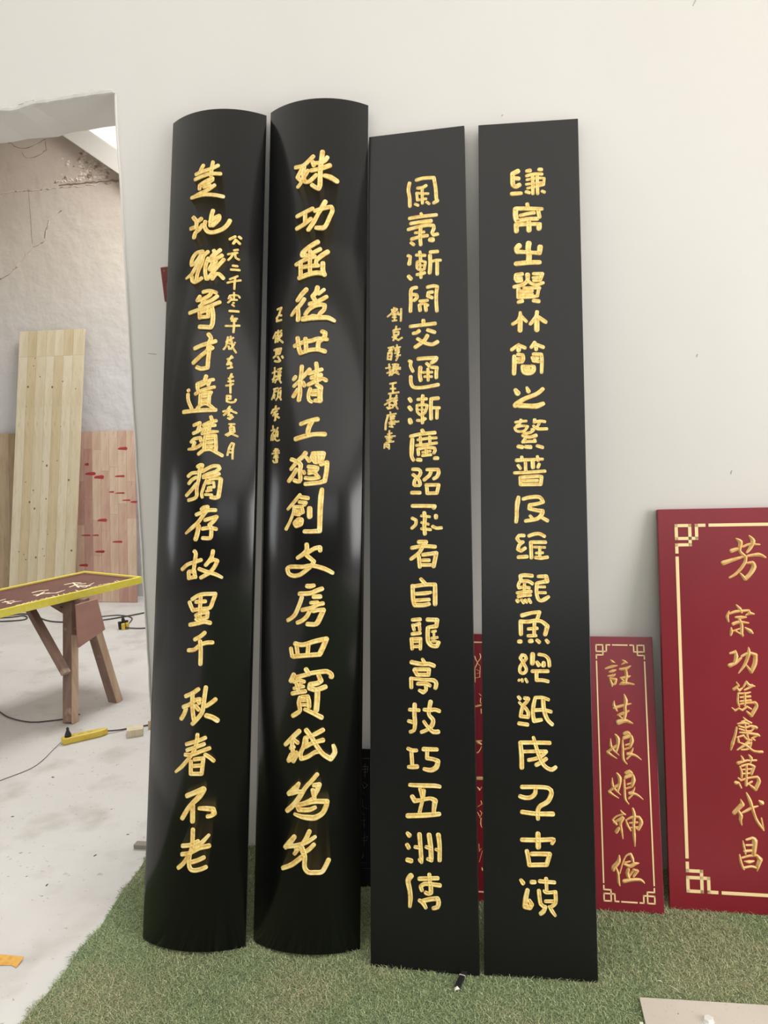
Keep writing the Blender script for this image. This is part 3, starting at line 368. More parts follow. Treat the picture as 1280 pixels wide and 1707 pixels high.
    2: "-224 23272 113 -264 23046 113 -228 22782 113 -221 22503 113/-4 23347 113 205 23383 113 546 23364 113 598 22990 112 613 22690 112 640 22588 121 536 22530 112/31 23073 104 183 23076 103 297 23133 103/173 23037 94 178 22559 94/-8 22918 85 219 22873 84 361 22857 84/1 22897 85 18 22676 85 293 22695 84/-50 22554 94 35 22505 94/310 22584 94 385 22517 94|-234 22097 113 98 22122 112 606 22128 112/-197 21925 112 96 21944 112 435 21948 131/-275 21735 112 0 21786 112 283 21816 112 508 21793 112 526 21693 112 468 21562 112 523 21478 112 636 21496 111/127 22227 94 164 22144 94/113 21735 112 92 21560 112 107 21205 112/-58 21604 93 215 21607 93/-173 21409 112 91 21462 112 317 21479 112/-193 21293 103 -118 21227 112/409 21332 149 475 21326 167|-291 20880 103 -225 20845 103 -236 20729 103 -256 20613 130/77 20973 102 94 20815 102 102 20678 102/-27 20875 102 235 20841 102/-11 20649 84 -13 20454 84 81 20388 84 212 20395 83 252 20625 84 83 20679 84 -11 20649 84/83 20660 65 90 20406 65/7 20540 65 232 20520 65/109 20385 93 106 20133 93/-15 20241 102 117 20248 102 220 20278 102/-278 20206 121 -213 20122 130/405 20932 111 628 20930 111/394 20826 121 400 20553 120 378 20264 120/457 20625 93 588 20652 93 718 20640 92/615 20611 111 610 20205 111|-37 19826 111 -168 19808 111 -216 19715 111 -218 19445 111 -231 19080 111/-151 19613 111 -39 19585 111 -21 19506 111 -106 19416 111/308 19806 111 485 19830 111 605 19800 111 574 19572 110 571 19284 110 586 19025 110/455 19640 111 334 19630 111 314 19517 111 443 19458 111/61 19383 92 303 19383 92/51 19259 92 182 19297 92 311 19229 92/51 19250 111 68 19085 111/237 19235 111 253 19070 110|-746 19237 56 -756 19141 56 -832 19050 56 -946 18962 56/-813 19184 56 -794 19105 56/-699 19213 56 -643 19151 56/-643 19190 56 -757 19044 56/-700 19040 56 -588 19012 56/-795 19009 56 -682 19000 56/-795 18931 56 -682 18923 56/-738 19043 56 -730 18830 56/-796 18816 56 -664 18825 56/-625 19092 56 -588 18992 56/-521 19180 65 -533 18796 65|-675 18634 59 -703 18521 59 -779 18488 59/-760 18515 59 -563 18539 59/-760 18448 59 -751 18352 59 -611 18360 55 -601 18455 55 -741 18447 55/-723 18330 59 -743 18255 59 -771 18190 59/-667 18326 59 -705 18252 59 -612 18188 59 -499 18257 59/-799 18297 59 -742 18293 59|-235 18591 111 63 18607 110 526 18629 119/167 18752 120 165 18628 119/-144 18365 110 -51 18377 110 24 18429 129/302 18437 119 504 18355 119/282 18258 128 169 18095 119 -92 17923 119/-15 18184 110 169 18057 110 334 17988 119 463 17979 119 592 18046 119|-932 17962 55 -838 17975 55 -763 17989 55/-914 17866 55 -801 17896 55/-933 17810 55 -952 17601 55/-933 17791 55 -820 17783 55 -849 17576 55/-876 17939 55 -886 17788 55/-838 17956 55 -830 17803 55/-924 17695 55 -839 17689 55/-924 17600 55 -840 17594 55/-659 18039 55 -651 17962 55/-754 17931 55 -557 17965 55/-698 17908 55 -707 17852 55/-688 17898 55 -595 17901 55 -605 17845 55/-707 17852 55 -595 17853 55/-727 17777 55 -595 17806 55 -652 17734 55/-690 17679 55 -559 17708 55/-633 17751 55 -643 17638 55 -691 17546 55|-906 17446 55 -888 17274 55 -880 17141 55 -899 17085 55/-1010 17320 55 -860 17348 55/-973 17166 55 -880 17198 55 -786 17230 55/-804 17421 55 -710 17433 55 -785 17343 55/-785 17324 55 -710 17377 55 -729 17302 55/-691 17432 55 -617 17408 55 -673 17336 55 -561 17310 55/-823 17270 55 -562 17272 55/-767 17266 55 -777 17172 55/-674 17279 55 -693 17186 55/-842 17139 55 -637 17182 55/-805 17117 55 -833 17091 55/-674 17147 55 -600 17105 55|-881 16819 62 -695 16846 62/-797 16833 62 -790 16531 62/-864 16667 62 -715 16659 62/-920 16511 62 -613 16540 62|-865 16460 55 -884 16349 55/-977 16298 55 -809 16363 55/-1053 16170 55 -903 16256 55 -810 16288 55/-903 16256 55 -904 16068 55/-903 16162 55 -829 16158 55/-978 16091 55 -941 16042 55 -848 16065 55/-679 16450 55 -716 16358 55 -772 16305 55/-754 16360 55 -661 16374 55/-773 16249 55 -661 16299 55/-717 16339 55 -736 16190 55 -811 16063 55/-698 16282 55 -699 16113 55 -644 16026 55/-811 16138 55 -680 16187 55|-3 17548 119 237 17551 119 549 17540 128 512 17467 128 401 17399 109/254 17390 100 326 17310 109/-281 17500 101 -226 17478 101 -245 17347 101 -173 17172 101/-239 17007 110 -231 16799 110 -140 16663 109 154 16645 109 593 16703 118/59 17270 128 38 17046 119 64 16875 118/408 17257 109 564 17238 109 544 17089 109 542 16930 109/131 17115 82 416 17107 82/185 16981 82 405 16967 82/289 17218 91 294 16861 91|-282 16315 118 -245 16248 118/-293 16054 118 -238 15977 118|-278 15663 127 -260 15587 145/124 16386 109 112 16181 109/-24 16282 100 232 16286 100/-54 16097 82 -46 15892 82 54 15794 82 182 15862 91 258 16080 91 112 16116 91 -54 16097 91/102 16107 64 90 15792 63/-18 15965 54 201 15953 54/108 15773 100 106 15551 100/-49 15633 91 107 15625 91 198 15676 90/588 16285 118 379 16278 109 366 16000 109 371 15667 117/421 15997 100 621 15987 99/557 15971 99 544 15676 99|-877 15936 51 -868 15861 51/-980 15838 51 -701 15880 51/-952 15827 64 -1018 15588 64 -1028 15402 64/-868 15804 51 -859 15711 51/-812 15820 51 -813 15708 51/-766 15818 51 -776 15725 51/-887 15787 51 -738 15798 51/-887 15712 51 -757 15724 51/-925 15602 51 -776 15613 51 -619 15633 51/-888 15637 51 -721 15648 51/-850 15692 51 -833 15467 51/-907 15564 51 -740 15556 51/-907 15489 51 -796 15465 51|-908 15359 51 -917 15229 51/-964 15250 51 -834 15281 51/-1038 15179 51 -733 15184 51/-908 15229 51 -919 15007 51/-1001 15122 51 -835 15133 51/-983 15065 51 -854 15059 51/-1021 14993 51 -780 15019 51/-1058 14957 51 -1068 14828 51/-1058 14939 51 -919 14933 51 -920 14794 51/-1003 14881 51 -956 14842 51|94 15320 118 139 15235 117/-255 15152 109 29 15204 108 475 15229 117/-210 15049 127 -231 14737 136 -232 14535 108 -179 14422 108/-36 15032 90 246 15065 90 518 15071 90/-83 14868 90 208 14883 90 526 14914 90/38 15111 90 44 14890 90/320 15116 90 326 14914 90/-22 14581 99 -39 14747 99 207 14791 99 460 14762 99 478 14688 99 441 14616 99/97 14649 81 333 14676 81/96 14548 90 350 14565 90/207 14773 90 214 14571 90/-51 14426 117 40 14414 117/466 14451 117 547 14448 117|-199 14140 108 -18 14124 108 36 14030 108 -20 13923 108 -148 13800 108 -167 13674 108/-192 13975 108 -74 13871 108 -3 13777 108 14 13668 108/-149 13646 90 -4 13641 90/-233 13431 117 3 13423 116/227 14114 99 380 14109 108 560 14102 107 577 14010 116 522 13886 116 431 13834 107/344 14055 108 306 13948 108 142 13808 108/195 13652 107 573 13640 107 516 13398 107 228 13398 107 213 13625 107|-218 13032 116 98 13023 116 448 13004 116 421 12960 125/132 12815 116 148 12636 116 128 12457 116 143 12188 116/41 12728 80 292 12695 80/48 12530 80 254 12472 80/46 12342 89 315 12309 89/-230 12663 98 -122 12606 98 -124 12481 98 -242 12367 98/480 12716 124 480 12663 116/378 12406 98 485 12350 98 636 12356 97|-39 11951 124 176 11947 124 86 11833 107/-247 11777 116 86 11824 115 442 11800 115/86 11833 115 -42 11622 115 -277 11448 107/-43 11516 115 -19 11214 115/83 11567 115 476 11613 124 438 11437 124 391 11226 124/63 11408 106 260 11405 106/44 11266 106 311 11263 106|13 10852 106 136 10719 115/-239 10634 115 109 10684 115 429 10690 114 425 10418 132 422 10122 132/-239 10652 124 -224 10248 124 -181 10090 123 68 10089 123 245 10123 114/-143 10422 106 142 10438 123 302 10463 88/-144 10230 106 247 10254 105|-247 9662 106 -25 9679 114/-222 9497 88 -44 9549 114/-240 9514 97 -205 9375 97/-53 9531 97 -37 9375 96/-260 9253 105 -29 9280 105/-279 9114 97 -13 9124 96 -25 8822 96/-288 9114 105 -264 8829 105/-226 9028 70 -49 9029 70/-245 8890 96 -33 8899 96/196 9670 123 478 9661 122 449 9480 122 220 9445 105/202 9428 123 191 9203 122 215 9013 122 337 8910 122 460 8911 122 513 9014 113/324 9324 79 430 9341 79/377 9324 70 382 9031 70/304 9134 79 480 9160 78/312 9048 70 444 9048 70|34 8530 87 94 8427 113/-285 8441 131 -20 8392 122 226 8394 122 365 8344 122/-198 8236 113 224 8240 113 205 8086 113 -129 8082 113 -207 8218 113/-306 7977 113 -300 7721 113/-306 7977 96 45 7948 96 360 7926 121 429 7834 121 401 7715 113/-105 7826 113 132 7830 113 245 7780 104/114 7812 104 130 7659 104 42 7590 122 -63 7639 96|-207 7237 122 -218 6974 121 -203 6721 121 -231 6518 104 -336 6465 104/-358 7090 104 -226 7084 104 -86 7079 104/-387 6767 104 -264 6737 113/257 7322 130 211 7102 112 209 6950 104 321 6818 121 293 6666 129 170 6545 103 -13 6465 104/72 7099 104 211 7085 121 385 7105 112 506 7066 112/59 6761 95 171 6612 95 325 6482 129 464 6486 129|-410 5992 104 -288 5945 112 -166 5949 103/-315 5928 112 -292 5544 112/-397 5482 103 -275 5487 129 -153 5499 129/43 5989 129 423 5992 111/146 5975 112 135 5742 112 334 5715 111 454 5669 128 400 5501 145 244 5413 128 54 5440 103|-366 4985 103 -54 4980 120 359 4987 119 496 4968 102/-73 4888 103 -6 4643 103/31 4843 120 11 4644 103 -42 4445 102 -96 4229 102/-300 4664 128 -231 4552 137 -58 4575 103 218 4636 102 354 4576 153 317 4329 119 316 4247 119/-434 4131 137 92 4172 136 469 4221 119|-446 3655 102 -395 3601 136/-457 3336 119 -415 3265 119/-452 2930 127 -349 2912 136/-102 3640 128 -79 3332 119 -57 3009 119 -50 2880 85/-226 3292 102 -106 3282 102/172 3637 136 211 3347 135 225 3024 135 215 2959 118/91 3308 102 202 3273 102/436 3650 135 467 3360 118 462 2972 118/364 3258 85 440 3229 84/-92 2958 119 -75 2927 119/131 2987 101 232 2960 118|-353 2507 152 -439 2373 144 -390 2102 127 -375 1895 127 -394 1685 93/168 2570 110 183 2378 101 207 2219 126 205 2091 126 137 2055 109 61 2082 109/-114 2441 118 405 2487 109/-49 2140 110 -82 2234 110 21 2312 110 225 2316 109 461 2299 118/-119 1863 101 -18 1806 126 57 1683 101/-18 1854 118 186 1915 118 389 1943 126 422 1850 126 387 1721 126 268 1681 101",
    3: "-326 23388 148 -491 23310 139 -492 23173 139 -477 22937 139 -387 22882 138 -286 22935 138/-438 23160 129 -310 23142 129/-517 22656 129 -244 22659 120/-53 23371 111 39 23385 129/320 23396 120 383 23392 120/-64 23215 101 164 23259 101 399 23244 101/-56 23087 83 271 23125 83 469 23103 83 448 22899 83 321 22868 83/-77 22942 83 395 22971 83/-42 22813 83 321 22868 83/-80 22698 110 10 22663 110/118 23193 101 118 22627 101/253 23185 101 263 22619 101/399 22688 101 462 22655 101|-58 22298 119 -33 22170 110/-404 22172 129 -33 22151 128 381 22117 110/-414 22153 156 -416 21940 156 -382 21783 156 -364 21773 138 -38 21813 128 232 21807 128/-271 21942 110 -35 21986 110 145 22005 110/272 22056 119 305 21861 119/-402 21639 128 -40 21649 119 320 21629 119/-402 21649 147 -395 21446 147/-21 21763 137 -16 21455 155/292 21573 155 282 21496 155|-31 21033 173 -51 20862 155 -27 20669 164 -39 20441 164/-320 20971 174 -393 20898 164 -376 20782 146 -160 20762 119 126 20728 118 287 20711 136 308 20901 164/-417 20402 146 -57 20423 146 283 20416 136|-241 20070 118 -421 20050 118 -440 19927 118 -388 19849 118 -262 19862 118/-404 19963 91 -261 19947 91/-80 20043 145 -83 19873 118 -174 19763 118 -282 19711 118 -479 19672 118/-74 19872 100 5 19774 100 147 19711 100 272 19725 100 379 19767 100/99 20064 100 366 20051 109 292 19856 109 113 19855 118/79 19941 82 293 19950 82/-193 19622 100 270 19611 100 233 19519 99 204 19360 99 52 19338 99/-355 19601 127 -358 19336 127/-320 19533 100 55 19526 100/-321 19439 100 54 19423 100/-340 19336 109 35 19339 109/-360 19186 109 -252 19219 127/95 19214 127 237 19189 126|-311 18864 90 -312 18751 117 -385 18604 108 -538 18507 108/-277 18731 108 -136 18576 99/-313 18676 145 -327 18302 144/187 18863 117 150 18715 108 -13 18496 108/220 18693 126 430 18536 126/174 18583 153 170 18303 153|-368 17866 90 -574 17715 117/-359 17838 108 -192 17758 117/-369 17764 135 -379 17690 135/102 17915 108 3 17770 108/119 17859 108 347 17758 116/136 17784 117 143 17700 117/-505 17508 117 -506 17397 135 -509 17212 135 -520 16973 125/-398 17561 108 -257 17537 108 -240 17426 117 -277 17335 117 -401 17320 108/-435 17432 90 -293 17428 90/62 17555 108 290 17538 107 305 17372 107 290 16986 98/25 17454 99 59 17343 98 217 17319 98/42 17435 90 201 17430 90/59 17343 98 147 17395 98/-261 17186 125 -246 17038 125 -176 16981 134 -35 16977 134 54 17048 134 56 17158 134 -5 17197 90/-244 17186 99 -67 17180 98/-174 17091 90 -51 17088 89|-482 16466 125 -422 16372 170/-147 16539 80 -104 16419 134/317 16481 116 131 16331 125 -222 16194 125 -434 16053 161 -488 15999 161/-400 15997 152 -119 15972 142 126 15966 160 319 16034 124|-335 15559 89 -345 15486 89/-494 15489 80 -336 15513 80 -178 15519 80/-372 15414 89 -460 15380 89/-496 15335 80 -303 15377 80 -137 15355 80 -235 15230 80 -375 15206 80 -480 15235 80 -514 15326 80/67 15550 106 67 15514 106/49 15478 89 223 15510 89 362 15489 89/205 15456 80 116 15314 80 -24 15262 80/29 15370 80 150 15277 97 411 15272 97/28 15243 89 -61 15173 89 -253 15140 89/-271 15086 124 -98 15029 97 95 15079 115/-202 15013 89 -291 14888 89 -99 14903 88 75 14900 88 58 14954 88/-415 14755 124 -311 14735 124/-206 14743 115 -67 14731 124/134 14764 106 280 14716 106|-473 14342 115 -142 14355 97 275 14367 88/-324 14439 97 -316 14349 97/129 14450 88 153 14324 88/-431 14189 97 -371 14099 97/-221 14276 97 -216 14025 97/-12 14309 115 -6 14130 123/177 14217 97 141 14128 97/-539 13967 97 -147 13980 97 338 14009 97/-375 13831 106 -369 13617 106 211 13620 105 240 13841 105 128 13860 106 -149 13846 106 -358 13831 106/-289 13732 88 126 13736 88|-434 13244 105 -462 13103 141 -491 12873 114 -493 12679 114 -513 12520 105/-296 13190 105 -88 13241 114 171 13239 114 272 13097 105 99 13045 105 -109 13012 114 -128 12906 114 96 12851 114 250 12833 122 232 12745 122 92 12605 114 -236 12545 105/-105 12694 87 -45 12623 87/230 12639 105 383 12551 113|-293 12115 105 -431 12116 105 -493 12028 105 -416 11932 105 -313 11931 87/-330 11931 105 -435 11835 105 -471 11713 105 -385 11669 105 -264 11748 105/-456 11486 113 -216 11504 113/-147 12106 105 -1 12158 105 154 12166 105 290 12096 104/-90 11922 105 321 11921 104/-99 11922 105 -88 11469 104/-6 11782 78 301 11773 78/51 11608 78 239 11617 78/41 11478 113 194 11461 104 365 11487 104/156 11765 87 152 11487 87|-78 10949 113 -292 10966 113 -412 10948 104 -397 10792 104 -192 10793 104 -73 10725 104/-431 10775 95 -475 10671 95 -450 10602 95 -330 10620 95 -160 10603 95/-294 10775 87 -306 10499 87/-504 10455 95 -298 10491 95 -110 10500 95/-471 10352 104 -299 10387 95 -129 10397 95/-506 10240 113 -489 10214 113/-386 10258 87 -328 10172 86/-284 10258 86 -234 10190 86/-173 10276 86 -123 10182 86/100 10932 95 322 10933 121 353 10795 121 63 10742 95/55 10725 104 42 10467 104 90 10278 104 175 10236 103 277 10280 121 380 10349 95/96 10631 78 283 10632 78/93 10467 86 297 10468 86|-375 9812 121 -119 9883 103 119 9911 103 48 9697 103/-428 9640 112 -208 9634 112 30 9671 112 199 9630 103 332 9512 129 296 9376 120 269 9282 120/-420 9623 121 -416 9282 121/-29 9645 103 -44 9253 103/-202 9430 95 44 9450 95/-213 9234 95 7 9245 94/-470 9069 120 -427 9070 120/-165 9082 120 -114 9091 120/39 9110 103 97 9060 111/300 9113 94 341 9063 111|-375 8503 94 -442 8604 94 -390 8689 94 -306 8673 94 -273 8590 94 -342 8504 94 -445 8367 94 -463 8232 94 -397 8175 94 -312 8201 94 -277 8303 94 -376 8487 94/-94 8711 137 -106 8457 128/83 8713 94 251 8682 94 350 8583 102 372 8398 102/29 8493 103 70 8418 128/214 8480 111 204 8412 137/-109 8239 103 327 8247 102/8 8224 111 5 7989 102 172 7992 102 322 7962 102/-492 7971 77 -475 7988 77/-399 8006 77 -391 7948 77/-298 8017 77 -257 7934 77|-506 7510 94 -465 7461 94/-330 7481 102 -238 7466 119 -290 7365 102 -375 7280 102 -427 7128 102 -454 6978 102 -245 6959 102 -243 7100 102 -325 7214 102/-483 7360 77 -392 7262 77/-499 6778 110 -265 6751 110/331 7454 93 165 7508 94 -36 7504 94 -90 7286 111 -110 7053 110 -79 6855 119 121 6893 102/-41 7154 102 176 7168 102 392 7123 102/181 7459 119 193 7226 119 240 7012 119 321 6865 110 419 6777 110|-472 6250 110 -88 6261 110 344 6265 110/-472 6250 110 -443 5922 127 -439 5569 127/-408 6005 93 -25 6024 93 240 6024 110 122 5906 101 -61 5819 101 -245 5780 101/-103 6400 93 -55 6229 101 24 5952 110 152 5678 109 282 5568 109 397 5539 118 497 5608 101/237 5828 109 120 5742 109 -31 5656 118|-438 5039 118 -23 5054 109 290 5032 109 370 4906 126 267 4676 125 51 4539 117 -17 4391 117 -12 4198 109/-73 5036 101 -75 4890 117 -193 4772 117 -358 4750 118 -491 4785 118/-446 4366 117 -51 4333 117 393 4343 134|-18 3797 133 -20 3637 142 -15 3445 142/-456 3618 117 -45 3628 117 381 3662 116 413 3639 100 363 3558 100/-329 3320 117 -283 3083 116 -268 2956 116 206 2987 116 292 3268 125 31 3264 116 -198 3254 117|-503 2549 91 -446 2472 124/-209 2508 116 -127 2512 108/-326 2289 116 -378 2066 132 -397 1860 141 -268 1836 132 -218 1917 124 -281 2023 99/12 2542 108 182 2535 99 409 2530 99/184 2614 108 195 2299 83/130 2296 83 178 2251 83 437 2280 99/-17 2289 108 27 1945 107 155 1874 99 105 1761 115 23 1694 107/429 2264 107 424 1997 107 301 1881 91/158 2023 91 368 2034 91/253 1894 66 331 1773 107 418 1661 74",
    4: "-308 7636 39 -262 7589 88 -179 7552 39/-479 7355 59 -268 7426 98 -97 7458 39/-359 7252 59 -254 7282 98 -159 7313 59/-402 7117 59 -241 7139 98 -183 7179 58/-357 7041 59 -315 6909 97 -290 6795 49/-338 7042 78 -170 7007 117 -194 6874 78 -289 6843 78/61 7643 39 134 7586 107 217 7549 39/36 7498 39 113 7548 78/-26 7344 78 144 7357 117 317 7456 39/144 7357 117 173 7148 107 138 6957 97/-17 7068 58 171 7091 107 285 7131 58/-17 7068 58 73 6974 78/-44 6858 58 51 6898 136 238 6893 87 396 6868 58|-241 6333 39 -256 6191 107 -168 6024 68/-258 6115 97 25 6198 87 279 6261 48/76 6548 48 124 6351 135 89 6162 106 90 5937 116 46 5768 96/-154 5893 58 34 5954 116 205 6034 58/-136 5893 58 27 5767 58/-134 5669 164 81 5722 135 301 5644 58|-395 5148 38 -393 4935 96 -341 4826 86 -153 4648 38/-416 4823 58 -503 4728 106 -385 4640 77 -222 4544 38/-416 4805 96 -169 4980 77/-242 5274 77 -163 5147 135 -190 4905 96 -233 4756 77/29 5320 96 142 5361 115 214 5307 67/6 5208 67 214 5307 58/-5 5161 77 249 5253 86 261 5105 134 198 4918 96/-26 5096 67 -27 4818 86 -20 4524 86 77 4390 57/92 4546 67 226 4680 57/71 4969 67 184 5010 57/29 4839 67 198 4900 77/289 4884 38 229 4753 86 116 4694 96/116 4703 96 336 4665 86 523 4535 38|-386 3942 38 -384 3732 95 -333 3625 86 -146 3443 38/-406 3622 57 -493 3519 105 -376 3433 76 -211 3341 38/-407 3604 95 -162 3778 76/-233 4085 76 -152 3942 133 -183 3704 95 -225 3557 76/35 4114 95 147 4164 124 231 4113 67/12 4004 67 218 4103 57/1 3958 76 252 4050 86 269 3905 133 206 3721 95/-20 3893 67 -21 3620 85 -10 3322 85 85 3182 57/100 3345 66 233 3477 57/77 3770 67 188 3811 57/35 3641 66 202 3702 76/296 3688 38 236 3559 85 125 3500 95/125 3509 95 339 3473 85 528 3337 38|-160 2973 47 -117 2903 85 -28 2854 57/-82 2869 57 -304 2787 57 -418 2674 66 -313 2553 94/-384 2604 76 -179 2721 94 -121 2795 57/-105 2742 113 -184 2578 104 -156 2365 85 -128 2135 47/-244 2432 104 -321 2321 113/-16 2693 57 32 2535 85 117 2387 66/21 2713 57 188 2792 85 388 2802 85 453 2644 122 354 2426 85 283 2458 56/90 2609 57 327 2638 75/102 2467 56 321 2495 75/207 3044 76 245 2867 113 215 2561 94 220 2241 103 226 1932 47|-255 1632 47 -280 1455 131 -431 1270 150 -452 1199 112/-377 1273 75 -311 1102 84 -302 857 93 -270 746 47/-257 1105 47 -155 1427 56 -38 1644 56 90 1686 94 139 1566 103 154 1479 84/-82 1431 75 64 1474 56/-102 1377 75 58 1333 121 205 1412 112 323 1436 47/0 1225 112 -31 1118 121 9 998 93/-10 979 56 162 1234 84 268 1205 112 154 1041 74/-139 885 121 132 944 102 365 949 93 460 868 56",
    5: "-407 11466 57 -286 11362 151 -306 11185 113 -310 11068 94 -190 10935 103/-559 11086 132 -390 11142 113/-208 11214 75 -26 11285 85 277 11273 56/-16 11549 56 88 11386 150 -2 11167 113 -104 11036 75/-823 10706 151 -569 10792 122 -289 10877 85 -177 10920 75/-94 10919 75 238 10959 122 433 10869 66/-150 10890 113 -170 10729 103 -302 10525 103 -474 10351 94 -644 10249 75/-116 10699 75 50 10713 113 86 10581 159 -32 10362 131 -189 10203 131 -321 10379 56|-478 9394 47 -377 9273 112 -328 9161 75/-698 9198 47 -757 9030 103 -727 8880 66/-683 9123 75 -503 9189 94 -114 9226 75 -100 9143 112 31 9115 56/-207 9077 47 -118 9124 94/-510 9012 66 -351 9012 112 -201 9012 56/-588 8806 112 -409 8863 103 -137 8836 56/-406 8956 84 -342 8770 103 -351 8510 103 -328 8417 56/-318 8455 75 -525 8583 56/-654 8685 56 -649 8564 103 -671 8462 75/-613 8583 66 -399 8658 56/-239 8687 56 -102 8586 131 -35 8521 75|-708 7895 75 -566 7933 103/-556 7971 65 -535 7804 131 -586 7618 103/-739 7515 131 -560 7600 112 -396 7750 75/-377 7806 75 -233 7881 93 -92 7901 75/-165 8076 47 -162 7919 121 -222 7715 112 -317 7511 93 -483 7287 47/-92 7901 93 28 7847 130 1 7588 140 -113 7329 121 -246 7530 56|-555 7000 47 -497 6899 75 -642 6786 103/-587 6842 75 -485 6752 93 -394 6827 56/-358 6865 65 -265 7023 74 -198 6923 102 -33 6889 56/-326 6773 65 -202 6831 74 -111 6906 112/-506 6660 65 -313 6663 74 -163 6703 56/-523 6659 65 -541 6401 75 -503 6255 65/-457 6541 65 -176 6574 84/-462 6421 65 -163 6455 84/-330 6663 93 -331 6406 84 -343 6295 74/-482 6329 65 -288 6370 74 -43 6393 93 5 6284 111 -163 5988 121 -289 6113 56/-715 6214 47 -630 6133 75 -522 6200 65 -419 6147 74 -275 6260 74 -155 6189 56|-392 5927 46 -308 5838 74 -171 5768 65/-449 5798 56 -343 5837 56/-565 5731 56 -380 5763 93 -242 5729 56/-605 5611 74 -657 5371 84 -736 5131 112 -795 4928 56/-541 5667 56 -351 5617 74 -174 5676 74 -37 5625 111/-347 5727 56 -338 5489 74/-191 5676 56 -107 5605 74 -180 5512 56/-527 5576 56 -285 5509 74 -162 5530 56/-513 5466 56 -304 5454 74 -10 5407 111 58 5372 56/-11 5389 74 -171 5293 74 -86 5241 56/-589 5318 56 -412 5378 74 -328 5270 74 -190 5238 74/-571 5318 56 -559 5173 84/-305 5417 74 -276 5272 74/-260 5217 74 -387 5086 93 -602 4934 56/-525 5155 56 -336 5069 93 -132 4911 83 110 4892 92/-193 5165 74 -269 4980 74 -480 4937 56/-404 5104 56 -228 5145 74|-504 4754 46 -456 4646 102 -476 4555 56/-276 4789 46 -210 4691 102 -232 4563 56/-599 4532 111 -423 4593 83 -299 4633 56/-352 4613 56 -73 4631 74/-551 4425 56 -504 4263 83 -510 4099 74/-498 4445 74 -286 4506 74 -133 4439 92 -227 4218 102/-467 4337 56 -222 4363 74/-489 4209 56 -244 4235 74/-357 4486 83 -367 4213 83 -388 3867 92/-607 4077 56 -531 4007 74 -319 4087 74 -57 4133 83 -10 4008 120 -123 3750 120 -292 3889 55/-682 3929 130 -603 3932 83 -530 3780 56/-361 3886 65 -219 3982 74|-561 3426 46 -522 3282 148 -667 3131 129 -767 3018 129/-651 3096 74 -569 2937 120 -591 2809 102 -562 2666 55/-531 3029 65 -390 3107 92 -265 3184 92 -73 3247 55/-388 3632 55 -292 3400 111 -231 3168 101 -139 2865 92 -42 2690 92 65 2533 64/66 2569 55 18 2890 55/-24 3402 74 43 3351 147|-545 2180 46 -516 2002 83 -481 1797 64/-439 2221 74 -264 2284 92 -198 2197 165 -247 1800 129/-445 2059 74 -254 2069 74/-504 1877 92 -295 1905 92/-655 1761 55 -620 1529 92 -549 1336 74/-580 1675 74 -387 1739 83 -162 1769 92 -63 1648 147 -139 1448 128 -162 1312 55/-522 1382 83 -330 1428 83 -176 1392 92/-515 1571 55 -394 1559 119 -255 1593 64",
    6: "3200 2843 69 2671 2767 70 2451 2411 70/3585 1955 68 2765 2239 69 2469 1978 70/2620 2830 70 3452 1359 68/2963 1796 69 2868 1101 68/3227 1077 68 2142 1647 35/3075 2069 69 3255 1145 68|5468 2645 79 4953 2664 80 4674 2414 80/5962 1634 77 5098 2168 79/5865 1963 78 5147 1701 79/5313 1687 79 4986 1309 79 4292 1483 33|7534 2465 63 7230 2496 63/7774 1921 62 7246 1775 63/7862 1402 62 7417 1438 62/7443 1500 62 7135 1286 31/7527 2074 63 7784 1217 62|7946 604 37 7718 630 37/7731 517 37 7404 675 37/7417 561 37 7105 694 37/7066 602 37 6901 726 38/6862 633 38 6649 723 38/6468 670 38 6259 702 38/6315 532 38 6012 731 38/6028 613 38 5719 573 38/5595 829 39 5628 591 39/5786 342 38 5441 537 39/5235 845 39 5566 282 38/5496 273 39 5044 546 39/4960 750 39 5216 235 39/5133 194 39 4664 528 39/4645 649 39 4818 242 39/4611 398 39 4111 613 40/4048 887 40 4247 351 40/4114 365 40 3740 567 40/3713 501 40 3490 567 40/3376 553 40 3063 673 41/2961 693 41 2806 674 41/2613 748 41 2365 783 41/2298 710 41 1859 658 42/1346 829 42 1559 393 42/1140 906 42 1274 456 42/1206 481 42 1313 165 42",
    7: "-42 7649 48 0 7524 48 42 7442 48 -29 7274 48/127 7735 48 154 7611 48 42 7442 48/42 7442 32 139 7333 32/-43 7274 32 -30 6805 32/-16 6943 32 138 6974 32/139 7306 32 124 6974 32/13 7220 32 111 7167 32/27 7082 32 111 7112 32|108 6425 40 164 6372 40/149 6289 40 135 6180 40 163 6126 40/-18 6018 70 148 6058 70/162 5936 40 167 5801 40|6 4906 59 163 4917 59/61 4868 99 152 4818 79/171 4738 39 102 4602 49 33 4539 59|44 3738 117 180 3743 117/43 3449 59 97 3385 78/124 3386 39 166 3467 39|150 3035 39 177 2945 39 55 2861 39/122 2734 39 176 2659 39 108 2526 39/40 2678 39 94 2577 39/148 2502 50 134 2320 50 188 2207 19|78 1713 35 90 1497 35/90 1497 35 145 1576 35/185 1514 35 89 1178 35/169 992 58 182 930 58",
    8: "48 4027 21 319 4043 21|76 3758 21 251 3780 21 244 3586 21 100 3580 21/65 3668 21 255 3691 21/151 3881 21 172 3405 21|115 3255 21 278 3173 21 157 3050 21 87 3194 21/115 2931 20 182 2846 20|124 2726 20 136 2465 20 312 2400 20/130 2262 20 211 2208 20|125 2031 20 265 2052 20/198 2150 20 215 1778 20/161 1918 20 258 1866 20|167 1463 20 349 1557 20 325 1414 20 185 1407 20/236 1665 20 241 1212 20|217 1042 20 194 873 20 251 988 20/170 732 20 370 729 20|209 559 20 485 563 20",
}
